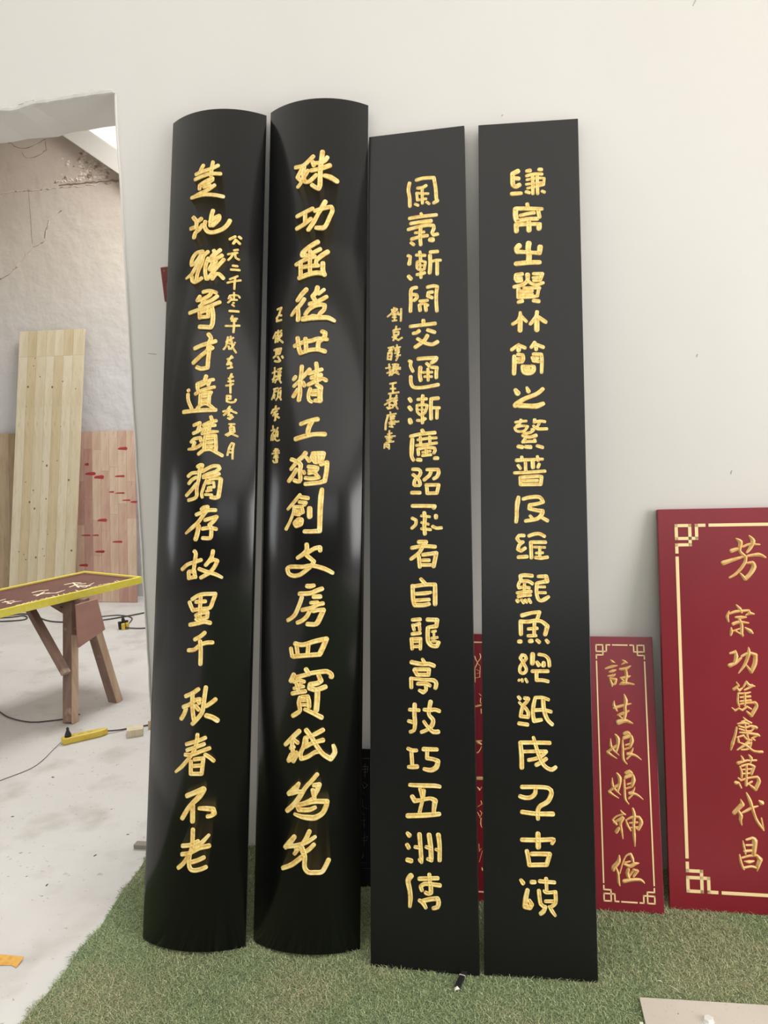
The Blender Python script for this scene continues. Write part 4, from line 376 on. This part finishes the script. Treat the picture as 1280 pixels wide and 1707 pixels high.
def frame(i):
    o, e, u, n, L, Wd = FRAMES[i]; return Vector(o), Vector(e), Vector(u), Vector(n), L, Wd
def surf(i, a):
    if i > 1: return 0.0, 0.0
    Wd = FRAMES[i][5]; R = (Wd * Wd / 4 + SAG * SAG) / (2 * SAG); a = max(-Wd / 2, min(Wd / 2, a))
    return math.sqrt(R * R - a * a) - (R - SAG), a / R
DOME = [(-1, 0), (-.92, .42), (-.66, .76), (-.3, .96), (0, 1.0), (.3, .96), (.66, .76), (.92, .42), (1, 0)]
FACET = [(-1, 0), (-.88, .34), (-.42, .82), (0, 1.0), (.42, .82), (.88, .34), (1, 0)]
RIDGE = [(-1, 0), (-.5, .56), (0, 1.0), (.5, .56), (1, 0)]
DISH = [(-1, 0), (-.93, .62), (-.74, .98), (-.52, .86), (0, .18), (.52, .86), (.74, .98), (.93, .62), (1, 0)]

def stroke(mb, i, pts, prof, kh, hmax, base=-.0006):
    """pts: list of (a, b, halfwidth) in metres on board i; builds one raised carved stroke"""
    fr = frame(i)
    # smooth and resample
    P = [Vector(p) for p in pts]
    if len(P) == 1: P.append(P[0] + Vector((.0008, 0, 0)))
    if (P[-1] - P[0]).length < 1e-4 and len(P) == 2: P[1] += Vector((.0008, 0, 0))
    S = []
    for j in range(len(P) - 1):
        a, b, c, d_ = P[max(j - 1, 0)], P[j], P[j + 1], P[min(j + 2, len(P) - 1)]
        n = max(2, min(8, int((c - b).length / .005)))
        for k in range(n):
            t = k / n
            q = .5 * ((2 * b) + (c - a) * t + (2 * a - 5 * b + 4 * c - d_) * t * t + (3 * b - a - 3 * c + d_) * t ** 3)
            q.z = b.z + (c.z - b.z) * t; S.append(q)
    S.append(P[-1].copy())
    rings = []
    def tan(j):
        t = S[min(j + 1, len(S) - 1)] - S[max(j - 1, 0)]; t.z = 0
        return t.normalized() if t.length > 1e-9 else Vector((1, 0, 0))
    t0, t1 = tan(0), tan(len(S) - 1)
    for w_ in (85, 60, 32): rings.append((S[0] - t0 * (S[0].z * math.sin(math.radians(w_)) * .92), t0, S[0].z * math.cos(math.radians(w_))))
    for j, q in enumerate(S): rings.append((q, tan(j), q.z))
    for w_ in (32, 60, 85): rings.append((S[-1] + t1 * (S[-1].z * math.sin(math.radians(w_)) * .92), t1, S[-1].z * math.cos(math.radians(w_))))
    k0 = len(mb.V); m = len(prof)
    for c, t, r in rings:
        nx, ny = -t.y, t.x
        for p, h in prof:
            a = c.x + nx * r * p; b = c.y + ny * r * p
            hh = base + h * min(hmax, r * kh) * 1.0
            s_, sl = surf(i, a)
            nn = (fr[3] + fr[1] * sl).normalized() if i < 2 else fr[3]
            mb.V.append(tuple(fr[0] + fr[1] * a + fr[2] * b + fr[3] * s_ + nn * hh))
    for j in range(len(rings) - 1):
        for q in range(m - 1):
            A_ = k0 + j * m + q; mb.F.append((A_, A_ + m, A_ + m + 1, A_ + 1))

def letters(i, parent, mat, prof, kh, hmax, smooth=True, name='carved_character'):
    for ch in DATA[i].split('|'):
        mb = MB()
        for st in ch.split('/'):
            v = [int(x) for x in st.split()]
            P = [(v[k] / 1e4, v[k + 1] / 1e4, v[k + 2] / 2e4 * (1.7 if i == 6 else 1.09)) for k in range(0, len(v), 3)]
            # split at sharp corners so that square corners stay square
            cur = [P[0]]
            for k in range(1, len(P)):
                cur.append(P[k])
                if k < len(P) - 1:
                    d1 = Vector((P[k][0] - P[k - 1][0], P[k][1] - P[k - 1][1])); d2 = Vector((P[k + 1][0] - P[k][0], P[k + 1][1] - P[k][1]))
                    if d1.length > 1e-6 and d2.length > 1e-6 and d1.angle(d2) > math.radians(58):
                        stroke(mb, i, cur, prof, kh, hmax); cur = [P[k]]
            stroke(mb, i, cur, prof, kh, hmax)
        last = mb.build(name, mat, parent, smooth=smooth)
    return last

# ------------------------------------------------------------------ the four black couplet boards
def curved_board(i, T, name, label):
    o, e, u, n, L, Wd = frame(i); root = empty(name, o, label, 'board', 'black couplet boards leaning on the white wall')
    N = 40; F = []; V = []
    prof = []
    for k in range(N + 1):
        a = -Wd / 2 + Wd * k / N; h, sl = surf(i, a); prof.append((a, h))
    back = [(a * .97, h - T) for a, h in prof][::-1]
    loop = prof + back; m = len(loop)
    for b in (0, L):
        for a, h in loop: V.append(o + e * a + u * b + n * h)
    for k in range(m): F.append((k, (k + 1) % m, m + (k + 1) % m, m + k))
    for k in range(N):
        F.append((k + 1, k, m - 1 - k, m - 2 - k)); F.append((m + k, m + k + 1, m + m - 2 - k, m + m - 1 - k))
    ob = obj('board_panel', V, F, LACQ, root)
    for p in ob.data.polygons[:N]: p.use_smooth = True
    ob.data.polygons.foreach_set('use_smooth', [k < N or (m // 2 <= k < m - 1) for k in range(len(ob.data.polygons))])
    return root
def flat_board(i, T, name, label, mat, cat='board', group=None, bevel=.0015):
    o, e, u, n, L, Wd = frame(i); root = empty(name, o, label, cat, group)
    MB().fbox((o, e, u, n), -Wd / 2, Wd / 2, 0, L, -T, 0).build('board_panel', mat, root, bevel=bevel)
    return root
G = 'black couplet boards leaning on the white wall'
for i, lab in ((0, 'curved black board with gold script and a long right side line, leftmost of four'),
               (1, 'curved black lacquer board with running script, tallest, second from the left')):
    r = curved_board(i, .018, 'couplet_board', lab); letters(i, r, GOLD, DISH, .6, .0036)
for i, lab in ((2, 'flat black board with gold seal-style characters and a small side signature, third from left'),
               (3, 'flat black board with gold seal-style characters and no side inscription, rightmost of the four')):
    r = flat_board(i, .02, 'couplet_board', lab, LACQF, group=G); letters(i, r, GOLD, DISH, .6, .0036)

# ------------------------------------------------------------------ red signs with fretwork borders
def fret(i, parent, hw, b0, b1, sq, ext, arm, main, t, h=.0012, a0=None):
    fr = frame(i)[:4]; mb = MB(); hx = t / 2
    def seg(A, B):
        x0, x1 = sorted((A[0], B[0])); y0, y1 = sorted((A[1], B[1])); mb.fbox(fr, x0 - hx, x1 + hx, y0 - hx, y1 + hx, -.0003, h)
    for sx in (-1, 1):
        for top in (0, 1):
            X = lambda d: sx * (hw - d)
            Y = lambda d: (b1 - d) if top else (b0 + d)
            for A, B in (((0, 0), (sq, 0)), ((0, 0), (0, sq)), ((sq, 0), (sq, ext)), ((0, sq), (ext, sq)), ((ext, sq), (ext, 0)), ((ext, 0), (arm - hx, 0)), ((sq, ext), (0, ext)), ((0, ext), (0, arm - hx))):
                seg((X(A[0]), Y(A[1])), (X(B[0]), Y(B[1])))
        seg((sx * hw, b0 + main + hx), (sx * hw, b1 - main - hx))
    seg((-hw + main + hx, b1), (hw - main - hx, b1)); seg((-hw + main + hx, b0), (hw - main - hx, b0))
    mb.build('gold_border', GOLD3, parent)
r = flat_board(4, .018, 'red_tablet', 'narrow wine red tablet with six gold characters, left of the big red sign', RED, 'sign', 'red tablets leaning on the wall')
fret(4, r, .0755, .0287, .8117, .0212, .0325, .0455, .0510, .0042); letters(4, r, GOLD2, RIDGE, .95, .006, False)
r = flat_board(5, .022, 'red_sign_board', 'large wine red sign with gold fretwork border, cut off by the right edge', RED, 'sign')
fret(5, r, .2195, .0594, 1.1905, .0410, .0612, .0885, .0980, .0098); letters(5, r, GOLD2, RIDGE, .95, .007, False)
r = flat_board(7, .018, 'red_tablet', 'dark red tablet glimpsed in the gap between the two flat black boards', RED, 'sign', 'red tablets leaning on the wall')
fret(7, r, .0755, .0287, .8117, .0212, .0325, .0455, .0510, .0042); letters(7, r, GOLD2, RIDGE, .6, .003, False)
r = flat_board(8, .018, 'black_tablet', 'short black tablet with faint thin characters, glimpsed between the curved and flat boards', LACQF, 'sign')
letters(8, r, GOLDDK, RIDGE, .6, .0015, False)

# ------------------------------------------------------------------ artificial turf mat
TX0, TX1, TY0, TY1 = -1.262, 2.6, -6.0, -.012
def turf_left(y): return -1.262 + (.035 if y < -.5 else .035 * (-y / .5)) + .006 * math.sin(y * 23) + .004 * math.sin(y * 61)
root = empty('artificial_turf_mat', (0, -1, FL), 'green artificial grass mat under all the leaning boards', 'mat')
N = 60; mb = MB()
ys = [TY1 + (TY0 - TY1) * k / N for k in range(N + 1)]
pl = [(turf_left(y), y, FL) for y in ys] + [(TX1, TY0, FL), (TX1, TY1, FL)]
mb.prism([Vector(p) for p in pl], (0, 0, .0035)); mb.build('turf_backing', TBASE, root)
nb = 230000
bx = rng.uniform(TX0, 1.25, nb); by = -(rng.uniform(0, 1, nb) ** 1.0) * 1.12 - .012
keep = bx > np.array([turf_left(y) for y in by]); bx = bx[keep]; by = by[keep]; nb = len(bx)
ht = rng.uniform(.009, .020, nb); ang = rng.uniform(0, 2 * PI, nb); lean = rng.uniform(.5, 1.38, nb); wd = rng.uniform(.0006, .0013, nb); az = rng.uniform(0, 2 * PI, nb)
zb = FL + .002
base = np.stack([bx, by, np.full(nb, zb)], 1)
sd = np.stack([np.cos(ang), np.sin(ang), np.zeros(nb)], 1) * wd[:, None]
dirv = np.stack([np.cos(az) * np.sin(lean), np.sin(az) * np.sin(lean), np.cos(lean)], 1)
mid = base + dirv * (ht * .55)[:, None] * np.array([.6, .6, 1.0]); tip = base + dirv * ht[:, None] * np.array([1.3, 1.3, .95])
V = np.concatenate([base - sd, base + sd, mid + sd * .8, mid - sd * .8, tip]).astype(np.float32)
I = np.arange(nb)
quads = np.stack([I, I + nb, I + 2 * nb, I + 3 * nb], 1); tris = np.stack([I + 3 * nb, I + 2 * nb, I + 4 * nb], 1)
me = bpy.data.meshes.new('turf_pile'); me.vertices.add(len(V)); me.vertices.foreach_set('co', (V - np.array([0, -1, FL], np.float32)).ravel())
loops = np.concatenate([quads.ravel(), tris.ravel()]).astype(np.int32)
me.loops.add(len(loops)); me.loops.foreach_set('vertex_index', loops)
st = np.concatenate([np.arange(nb) * 4, nb * 4 + np.arange(nb) * 3]).astype(np.int32)
me.polygons.add(2 * nb); me.polygons.foreach_set('loop_start', st)
me.update(calc_edges=True); me.validate(); me.materials.append(TURF)
po = bpy.data.objects.new('turf_pile', me); C.objects.link(po); po.parent = root; po['kind'] = 'stuff'
# loose fibres along the cut edge
mb = MB(); r_ = random.Random(2)
for k in range(150):
    y = r_.uniform(-1.05, -.1); x = turf_left(y); L = r_.uniform(.004, .013) * (2.2 if r_.random() < .06 else 1)
    a = Vector((x + .002, y, FL + .003)); b = a + Vector((-L, r_.uniform(-.6, .9) * L, r_.uniform(0, .006)))
    m_ = (a + b) / 2 + Vector((0, 0, r_.uniform(.0, .005)))
    for p, q in ((a, m_), (m_, b)): mb.beam(p, q, .0005, .0005)
eo = mb.build('edge_fibres', TBASE, root); eo['kind'] = 'stuff'

# ------------------------------------------------------------------ things on the turf
P8 = Vector((.3535, -.6415, 0))
root = empty('steel_plate', (.55, -.9, .006), 'pale steel base plate lying on the turf in the bottom right corner', 'plate')
zt = .0085
mb = MB(); mb.hexa([Vector((.350, -.78, zt - .005)), Vector((.98, -.76, zt - .005)), (.98, -.624, zt - .005), (.3535, -.6415, zt - .005), (.350, -.78, zt), (.98, -.76, zt), (.98, -.624, zt), (.3535, -.6415, zt)])
mb.V[0] = (.347, -1.2, zt - .005); mb.V[4] = (.347, -1.2, zt); mb.V[1] = (.98, -1.2, zt - .005); mb.V[5] = (.98, -1.2, zt)
mb.build('plate', STEEL, root, bevel=.001)
bc = Vector((.5085, -.7065, zt))
mb = MB()
ring = lambda r, z, k, w0=0: [(bc.x + r * math.cos(w0 + 2 * PI * j / k), bc.y + r * math.sin(w0 + 2 * PI * j / k), z) for j in range(k)]
mb.prism([Vector(p) for p in ring(.0125, zt, 6, .3)], (0, 0, .010)); mb.build('bolt_head', ZINC, root, bevel=.0018)
mb = MB(); mb.prism([Vector(p) for p in ring(.0145, zt - .0005, 24)], (0, 0, .002)); mb.build('washer', ZINC, root)
mb = MB(); mb.prism([Vector(p) for p in [(.440 + .0015 * math.cos(j), -.690 + .0015 * math.sin(j), zt - .0002) for j in range(6)]], (0, 0, .0008)); mb.build('speck', CHIP, root)
def twig(a, b, r, name, label, mat, group=None):
    a = Vector(a); b = Vector(b); m_ = (a + b) / 2 + Vector((.001, .001, .001))
    ob = MB().tube([a, m_, b], [r * .6, r, r * .3], 6).build(name, mat); return tag(ob, label, 'splinter', group)
twig((.412, -.575, .010), (.424, -.583, .0105), .0013, 'wood_splinter', 'short white wood splinter on the turf above the steel plate', PCHIP)
twig((.438, -.590, .010), (.462, -.618, .0105), .0009, 'wood_splinter', 'long thin pale splinter on the turf beside the steel plate', PCHIP)
ob = MB().box((.338, -.742, .004), (.347, -.730, .0105)).build('wood_chip', PCHIP, bevel=.001); tag(ob, 'pale square wood chip at the left edge of the steel plate', 'chip')
# black marker-like stub under the third board
root = empty('marker_pen', (-.110, -.640, .004), 'flat black stub with a pale band poking out under the third black board', 'pen')
a = Vector((-.103, -.598, .008)); b = Vector((-.1205, -.664, .008))
t = (b - a).normalized(); s_ = t.cross(Vector((0, 0, 1)))
MB().beam(a, b - t * .004, .016, .008, side=s_).build('barrel', BLK, root, bevel=.002)
MB().beam(a + t * .018, a + t * .0205, .0165, .0088, side=s_).build('band', ZINC, root)
MB().add([b - t * .004 - s_ * .008 + Vector((0, 0, -.003)), b - t * .004 + s_ * .008 + Vector((0, 0, -.003)), b + t * .006 + s_ * .004 + Vector((0, 0, -.003)), b - t * .004 + Vector((0, 0, .004))], [(0, 1, 3), (1, 2, 3), (2, 0, 3), (0, 2, 1)]).build('tip', PCHIP, root)
# ------------------------------------------------------------------ red plastic tag on the wall
root = empty('wall_tag', (-1.09, 0, 1.945), 'small dark red plastic tag on the wall, half hidden behind the leftmost board', 'tag')
MB().hexa([(-1.127, -.012, 1.950), (-1.0, -.012, 1.945), (-1.0, 0, 1.945), (-1.127, 0, 1.950), (-1.136, -.012, 2.066), (-1.0, -.012, 2.074), (-1.0, 0, 2.074), (-1.136, 0, 2.066)]).build('tag_plate', TAGR, root, bevel=.004)
MB().prism([Vector((-1.122 + .003 * math.cos(k), -.0128, 2.053 + .004 * math.sin(k))) for k in range(6)], (0, .001, 0)).build('rivet', M('faded_rivet', hexc('96685f'), .6), root)
MB().box((-1.116, -.0126, 1.972), (-1.108, -.0118, 2.012)).build('faded_stripe', M('faded_red', hexc('86524a'), .6), root)

# ------------------------------------------------------------------ boards leaning in the far room
def leaning(root, x0, x1, yf, z1, ytop, T, nst, mats, cuts, name='stave', xs=None, skew=0.0, seed=1, ztop=None):
    """a laminated sheet glued from staves, every stave a part"""
    r_ = random.Random(seed)
    o = Vector((x0, yf, FL)); e = Vector((1, 0, 0)); u = Vector((skew, ytop - yf, z1 - FL)); L = u.length; u.normalize(); n = e.cross(u).normalized()
    if n.y > 0: n = -n
    Wd = x1 - x0; ws = xs or [Wd * k / nst for k in range(nst + 1)]
    for k in range(len(ws) - 1):
        cs = [0] + sorted(c * L for c in cuts(k, r_)) + [L]
        for j in range(len(cs) - 1):
            m = mats[r_.randrange(len(mats))]
            MB().fbox((o, e, u, n), ws[k] + .0008, ws[k + 1] - .0008, cs[j] + .0006, cs[j + 1] - .0006, 0, T + r_.uniform(0, .0008)).build(name, m, root)
    return o, e, u, n, L
# pale pine board
root = empty('pine_board', (-4.0, 3.78, FL), 'tall pale knotty pine board standing against the far wall', 'board')
o, e, u, n, L = leaning(root, -4.395, -3.765, 3.72, 2.455, 4.05, .022, 7, PINES, lambda k, r: [.905], xs=[0, .09, .175, .27, .35, .44, .53, .63], skew=.095, seed=3)
mb = MB(); r_ = random.Random(8)
for k in range(26):
    a = r_.uniform(.02, .6); b = r_.uniform(.15, .9) * L; rr = r_.choice([.004, .005, .006, .009])
    mb.prism([o + e * (a + rr * math.cos(w_)) + u * (b + rr * 1.2 * math.sin(w_)) + n * .0215 for w_ in [2 * PI * q / 7 for q in range(7)]], n * .0016)
kn = mb.build('knots', KNOT, root); kn['kind'] = 'stuff'
# pinkish laminated sheet with red reject marks
root = empty('laminated_sheet', (-3.6, 3.9, FL), 'pinkish finger-jointed sheet marked with short red paint dashes', 'board')
o, e, u, n, L = leaning(root, -3.98, -3.232, 3.865, 1.536, 4.075, .018, 9, PINKS, lambda k, r: [r.uniform(.12, .3), r.uniform(.4, .6), r.uniform(.7, .9)], skew=-.03, seed=11)
MARKS = [(203, 748, 17, 6), (141, 773, 7, 5), (148, 789, 19, 6), (163, 795, 18, 7), (199, 794, 18, 4), (185, 820, 9, 3), (200, 822, 17, 3), (211, 834, 15, 3), (224, 837, 12, 4), (170, 867, 17, 6), (142, 892, 17, 3), (159, 892, 11, 3), (197, 903, 18, 4), (167, 919, 18, 4), (167, 920, 14, 3), (139, 942, 16, 5)]
mb = MB()
for px_, py_, w_, h_ in MARKS:
    a = (px_ - 222) * .0056 + .745 + (py_ - 718) * -.00018
    b = L * (1003 - py_) / 285.0
    ww = w_ * .0027; hh = h_ * .0027; r_ = random.Random(px_)
    poly = [(-ww, -.5 * hh), (ww * .8, -.9 * hh), (ww, .3 * hh), (ww * .7, hh), (-ww * .6, hh * .7), (-ww * 1.05, .1 * hh)]
    m1 = MB().prism([o + e * (a + p) + u * (b + q) + n * .0188 for p, q in poly], n * .0006); m1.build('red_mark', MARK, root)
# tan board at the far left
root = empty('tan_board', (-4.6, 3.9, FL), 'yellowish brown wooden sheet at the left edge, behind the pine board', 'board')
leaning(root, -5.3, -4.12, 3.88, 1.535, 4.07, .02, 10, TANS, lambda k, r: [], skew=-.03, seed=6)

# ------------------------------------------------------------------ trestle and the sign being painted on it
root = empty('trestle', (-2.25, 1.23, FL), 'rough wooden sawhorse under the yellow framed sign', 'trestle')
T1, T2 = Vector((-2.318, 1.262, .602)), Vector((-2.238, 1.275, .602)); F1, F2 = Vector((-2.250, 1.072, FL)), Vector((-2.165, 1.398, FL))
Bd = Vector((-.97, .25, 0)).normalized(); Sd = Vector((.25, .97, 0)).normalized()
def leg(T, F, off, par):
    T = T + Bd * off; F = F + Bd * off
    mb = MB(); mb.beam(F, T, .062, .048, side=Bd)
    ob = mb.build('leg', OLDW, par, bevel=.003)
    mb = MB(); q = -Bd * .0325
    mb.beam(F + q, F + q + (T - F) * .72, .004, .046, side=Bd); mb.build('split_face', OLDL, ob, bevel=.001)
    return ob
for off in (0, 1.25):
    leg(T1, F1, off, root); leg(T2, F2, off, root)
    c = (T1 + T2) / 2 + Bd * (off - .088)
    # gusset plate
    g = [c - Sd * .095 + Vector((0, 0, .008)), c + Sd * .055 + Vector((0, 0, .008)), c + Sd * .10 - Vector((0, 0, .175)), c - Sd * .10 - Vector((0, 0, .225))]
    MB().prism(g, Bd * .014).build('gusset_plate', PLY, root, bevel=.002)
c = (T1 + T2) / 2
MB().beam(c - Bd * .06 + Vector((0, 0, -.005)), c + Bd * 1.35 + Vector((0, 0, -.005)), .05, .05, side=Sd).build('top_rail', OLDW, root, bevel=.003)
def brace(a, b): MB().beam(a, b, .045, .03, side=Sd).build('brace', OLDW, root, bevel=.002)
brace(Vector((-2.262, 1.085, .255)), Vector((-2.50, 1.16, .60)))
brace(Vector((-2.33, 1.30, .52)), Vector((-2.56, 1.36, .62)))

o, e, u, n, Wt, Lt = frame(6)      # e runs along the sign away from the lens, u across it
root = empty('framed_sign', o, 'yellow framed maroon sign with pale characters lying on the wooden sawhorse', 'sign')
fr = (o, e, u, n); D = .040; FW = .030
MB().fbox(fr, .012, Lt - .012, .012, Wt - .012, -.030, -.010).build('sign_panel', SIGNR, root)
for nm, (a0, a1, b0, b1) in {'near': (0, Lt, 0, .016), 'far': (0, Lt, Wt - .016, Wt), 'end': (0, .016, .016, Wt - .016), 'end2': (Lt - .016, Lt, .016, Wt - .016)}.items():
    MB().fbox(fr, a0, a1, b0, b1, -D, 0).build('frame_rail', YEL, root, bevel=.0015)
for a0, a1, b0, b1 in ((.016, Lt - .016, .016, .026), (.016, Lt - .016, Wt - .036, Wt - .016), (.016, .036, .026, Wt - .036)):
    MB().fbox(fr, a0, a1, b0, b1, -.012, -.004).build('inner_bevel', OCHRE, root)
FRAMES[6] = (tuple(o - n * .0095), FRAMES[6][1], FRAMES[6][2], FRAMES[6][3], Wt, Lt)
SML = letters(6, root, M('pale_gold_lettering', hexc('fbecc8'), .5), RIDGE, .3, .0015, False, 'painted_character'); SML['kind'] = 'stuff'; SML.name = 'small_lettering'

# ------------------------------------------------------------------ cables, strip and clutter on the floor
def cable(pts, r, label, mat=CABLE, parent=None, name='cable'):
    P = [Vector((x, y, FL + r + (z if z else 0))) for x, y, z in pts]; S = spline(P, .03)
    ob = MB().tube(S, r, 6).build(name, mat, parent, smooth=True)
    return tag(ob, label, 'cable') if label else ob
cable([(-3.0, 1.40, 0), (-2.72, 1.168, 0), (-2.60, 1.09, 0), (-2.467, 1.049, 0), (-2.38, 1.07, 0), (-2.295, 1.115, 0), (-2.26, 1.18, 0)], .004, 'dark cable running to the foot of the sawhorse from the left edge')
root = empty('power_strip', (-2.05, .85, FL), 'worn yellow power strip with a black plug on the concrete floor', 'power strip')
a = Vector((-2.135, .80, FL)); b = Vector((-1.968, .945, FL)); t = (b - a).normalized(); s_ = Vector((-t.y, t.x, 0))
L = (b - a).length; w0, w1, hh = .022, .022, .032
poly = [(-.0, -w0), (.012, -w0 - .004), (L - .04, -w1), (L - .008, -w1 * .45), (L, 0), (L - .008, w1 * .45), (L - .04, w1), (.012, w0 + .004), (0, w0)]
MB().prism([a + t * p + s_ * q for p, q in poly], (0, 0, hh)).build('body', YPL, root, bevel=.006)
for k in range(3):
    c = a + t * (.045 + .045 * k)
    MB().prism([c + t * p + s_ * q + Vector((0, 0, hh - .0006)) for p, q in ((-.013, -.012), (.013, -.012), (.013, .012), (-.013, .012))], (0, 0, .0012)).build('socket', M('socket_face', hexc('c9ad3c'), .5), root, bevel=.001)
c = a + t * .03 + Vector((0, 0, hh))
mb = MB(); rr = [(.0, .017), (.012, .015), (.024, .010), (.033, .006), (.036, .0075), (.043, .0065), (.048, .002)]
mb.tube([c + Vector((0, 0, z)) for z, _ in rr], [q for _, q in rr], 14); mb.build('plug', BLK, root, smooth=True)
cable([(-1.972, .945, .01), (-1.92, .985, .002), (-1.87, 1.03, 0), (-1.83, 1.05, 0), (-1.6, 1.2, 0)], .0042, None, parent=root, name='cord')
cable([(-2.133, .79, .012), (-2.14, .74, 0), (-2.12, .62, 0), (-2.12, .53, 0), (-2.16, .44, 0), (-2.26, .30, 0), (-2.5, .15, 0)], .0022, None, parent=root, name='thin_cord', mat=M('grey_cord', hexc('8d877e'), .6))
ob = MB().hexa([(-1.845, .900, FL), (-1.775, .935, FL), (-1.805, 1.0, FL), (-1.878, .965, FL), (-1.845, .900, .03), (-1.775, .935, .03), (-1.805, 1.0, .03), (-1.878, .965, .03)]).build('wood_block', PINES[1], bevel=.002)
tag(ob, 'small pale pine offcut block on the floor next to the leftmost black board', 'offcut')
ob = MB().hexa([(-1.79, 1.02, FL), (-1.60, 1.06, FL), (-1.60, 1.12, FL), (-1.79, 1.08, FL), (-1.79, 1.02, .036), (-1.60, 1.06, .036), (-1.60, 1.12, .036), (-1.79, 1.08, .036)]).build('wood_block', TANS[2], bevel=.002)
tag(ob, 'orange toned offcut just behind the pale pine block', 'offcut')
ob = MB().hexa([(-1.42, .30, FL), (-1.33, .33, FL), (-1.34, .365, FL), (-1.43, .345, FL), (-1.415, .305, .008), (-1.33, .33, .010), (-1.34, .36, .010), (-1.42, .345, .006)]).build('bark_piece', CHIP)
tag(ob, 'sliver of dark bark on the floor left of the leftmost black board', 'offcut')
ob = MB().box((-1.33, -.075, FL), (-1.265, -.045, .010)).build('grey_offcut', GREYB, bevel=.002)
tag(ob, 'grey offcut at the corner where the turf meets the wall', 'offcut')
# far cables and the knotted yellow plug
cable([(-4.7, 3.25, 0), (-4.14, 3.22, 0), (-3.98, 3.30, 0), (-3.89, 3.168, 0), (-4.1, 3.10, 0), (-4.2, 3.18, 0), (-4.0, 3.36, 0), (-3.6, 3.12, 0), (-3.25, 3.17, 0), (-3.05, 3.35, 0), (-2.85, 3.60, 0), (-2.6, 3.75, 0)], .006, 'long dark cable trailing across the floor below the far boards')
cable([(-3.30, 3.30, 0), (-3.15, 3.36, 0), (-3.0, 3.28, 0), (-2.93, 3.08, 0), (-2.90, 2.95, .02)], .005, 'short looped cable end beside the yellow and black plug')
cable([(-2.88, 2.93, .01), (-2.80, 2.95, 0), (-2.70, 2.97, 0), (-2.5, 3.05, 0)], .006, 'dark cable from the yellow plug toward the door jamb')
cable([(-2.5, 3.55, 0), (-2.75, 3.52, 0), (-2.86, 3.40, 0), (-2.78, 3.25, 0), (-2.5, 3.30, 0)], .005, 'curled loop of dark cable next to the door jamb')
root = empty('cable_plug', (-2.90, 2.95, FL), 'yellow and black plug connector on the far floor', 'plug')
q = Vector((-2.90, 2.95, FL))
for k in range(5):
    w_ = 2 * PI * k / 5; p = q + Vector((.026 * math.cos(w_), .026 * math.sin(w_), .0))
    MB().prism([p + Vector((.015 * math.cos(v_), .015 * math.sin(v_), 0)) for v_ in [2 * PI * j / 8 for j in range(8)]], (0.004 * math.cos(w_), .004 * math.sin(w_), .05 + .012 * (k % 2))).build('socket_lobe', YPL if k % 2 == 0 else BLK, root, bevel=.003)
MB().tube([q + Vector((0, 0, .05)), q + Vector((-.004, 0, .08)), q + Vector((-.008, .004, .105))], [.018, .012, .005], 10).build('cord_grip', BLK, root, smooth=True)
# orange scrap, chips and shavings
root = empty('orange_scrap', (-1.42, -.69, FL), 'orange wood shaving on the floor at the left edge, near the turf corner', 'scrap')
V = []; F = []
for k in range(9):
    x = -1.56 + .0235 * k; yb = -.675 - .004 * math.sin(k * .7); z = FL + .001 + .004 * math.sin(k * .45) ** 2
    V += [(x, yb, z + .006), (x + .002 * (k % 2), yb - .034 + .004 * math.sin(k * 2.1), z), (x, yb, z + .0068), (x + .002 * (k % 2), yb - .034 + .004 * math.sin(k * 2.1), z + .0008)]
for k in range(8):
    a = 4 * k; F += [(a, a + 1, a + 5, a + 4), (a + 2, a + 6, a + 7, a + 3), (a, a + 4, a + 6, a + 2), (a + 1, a + 3, a + 7, a + 5)]
obj('curl', V, F + [(0, 2, 3, 1), (32, 33, 35, 34)], PAPER, root)
r_ = random.Random(31)
spots = [(-1.93, .10), (-1.56, .20), (-1.83, -.22), (-1.62, -.28), (-1.52, -.32), (-1.45, -.13), (-1.78, -.33), (-1.40, .02), (-1.97, .45), (-1.50, -.38), (-2.42, 1.30), (-1.36, .16)]
chip0 = MB().add([(-1.938, .098, FL), (-1.924, .102, FL), (-1.926, .107, FL), (-1.936, .105, FL), (-1.931, .102, FL + .003)], [(0, 1, 4), (1, 2, 4), (2, 3, 4), (3, 0, 4), (3, 2, 1, 0)]).build('wood_chip', CHIP)
tag(chip0, 'tiny dark wood chip on the pale concrete floor left of the turf', 'chip', 'tiny dark wood chips on the concrete')
for x, y in spots[1:]:
    c = chip0.copy(); C.objects.link(c); c.location = (x, y, FL); c.rotation_euler = (0, 0, r_.uniform(0, 6)); k = r_.uniform(.5, 1.2); c.scale = (k, k, k)
for k, (x, y, lab) in enumerate([(-1.50, -.255, 'small white shaving on the floor close to the turf edge'), (-1.38, -.245, 'curled pale shaving touching the turf edge')]):
    ob = MB().tube([(x, y, FL + .002), (x + .010, y + .006, FL + .005), (x + .022, y + .002, FL + .002)], [.001, .0022, .0008], 6).build('shaving', PCHIP); tag(ob, lab, 'shaving')
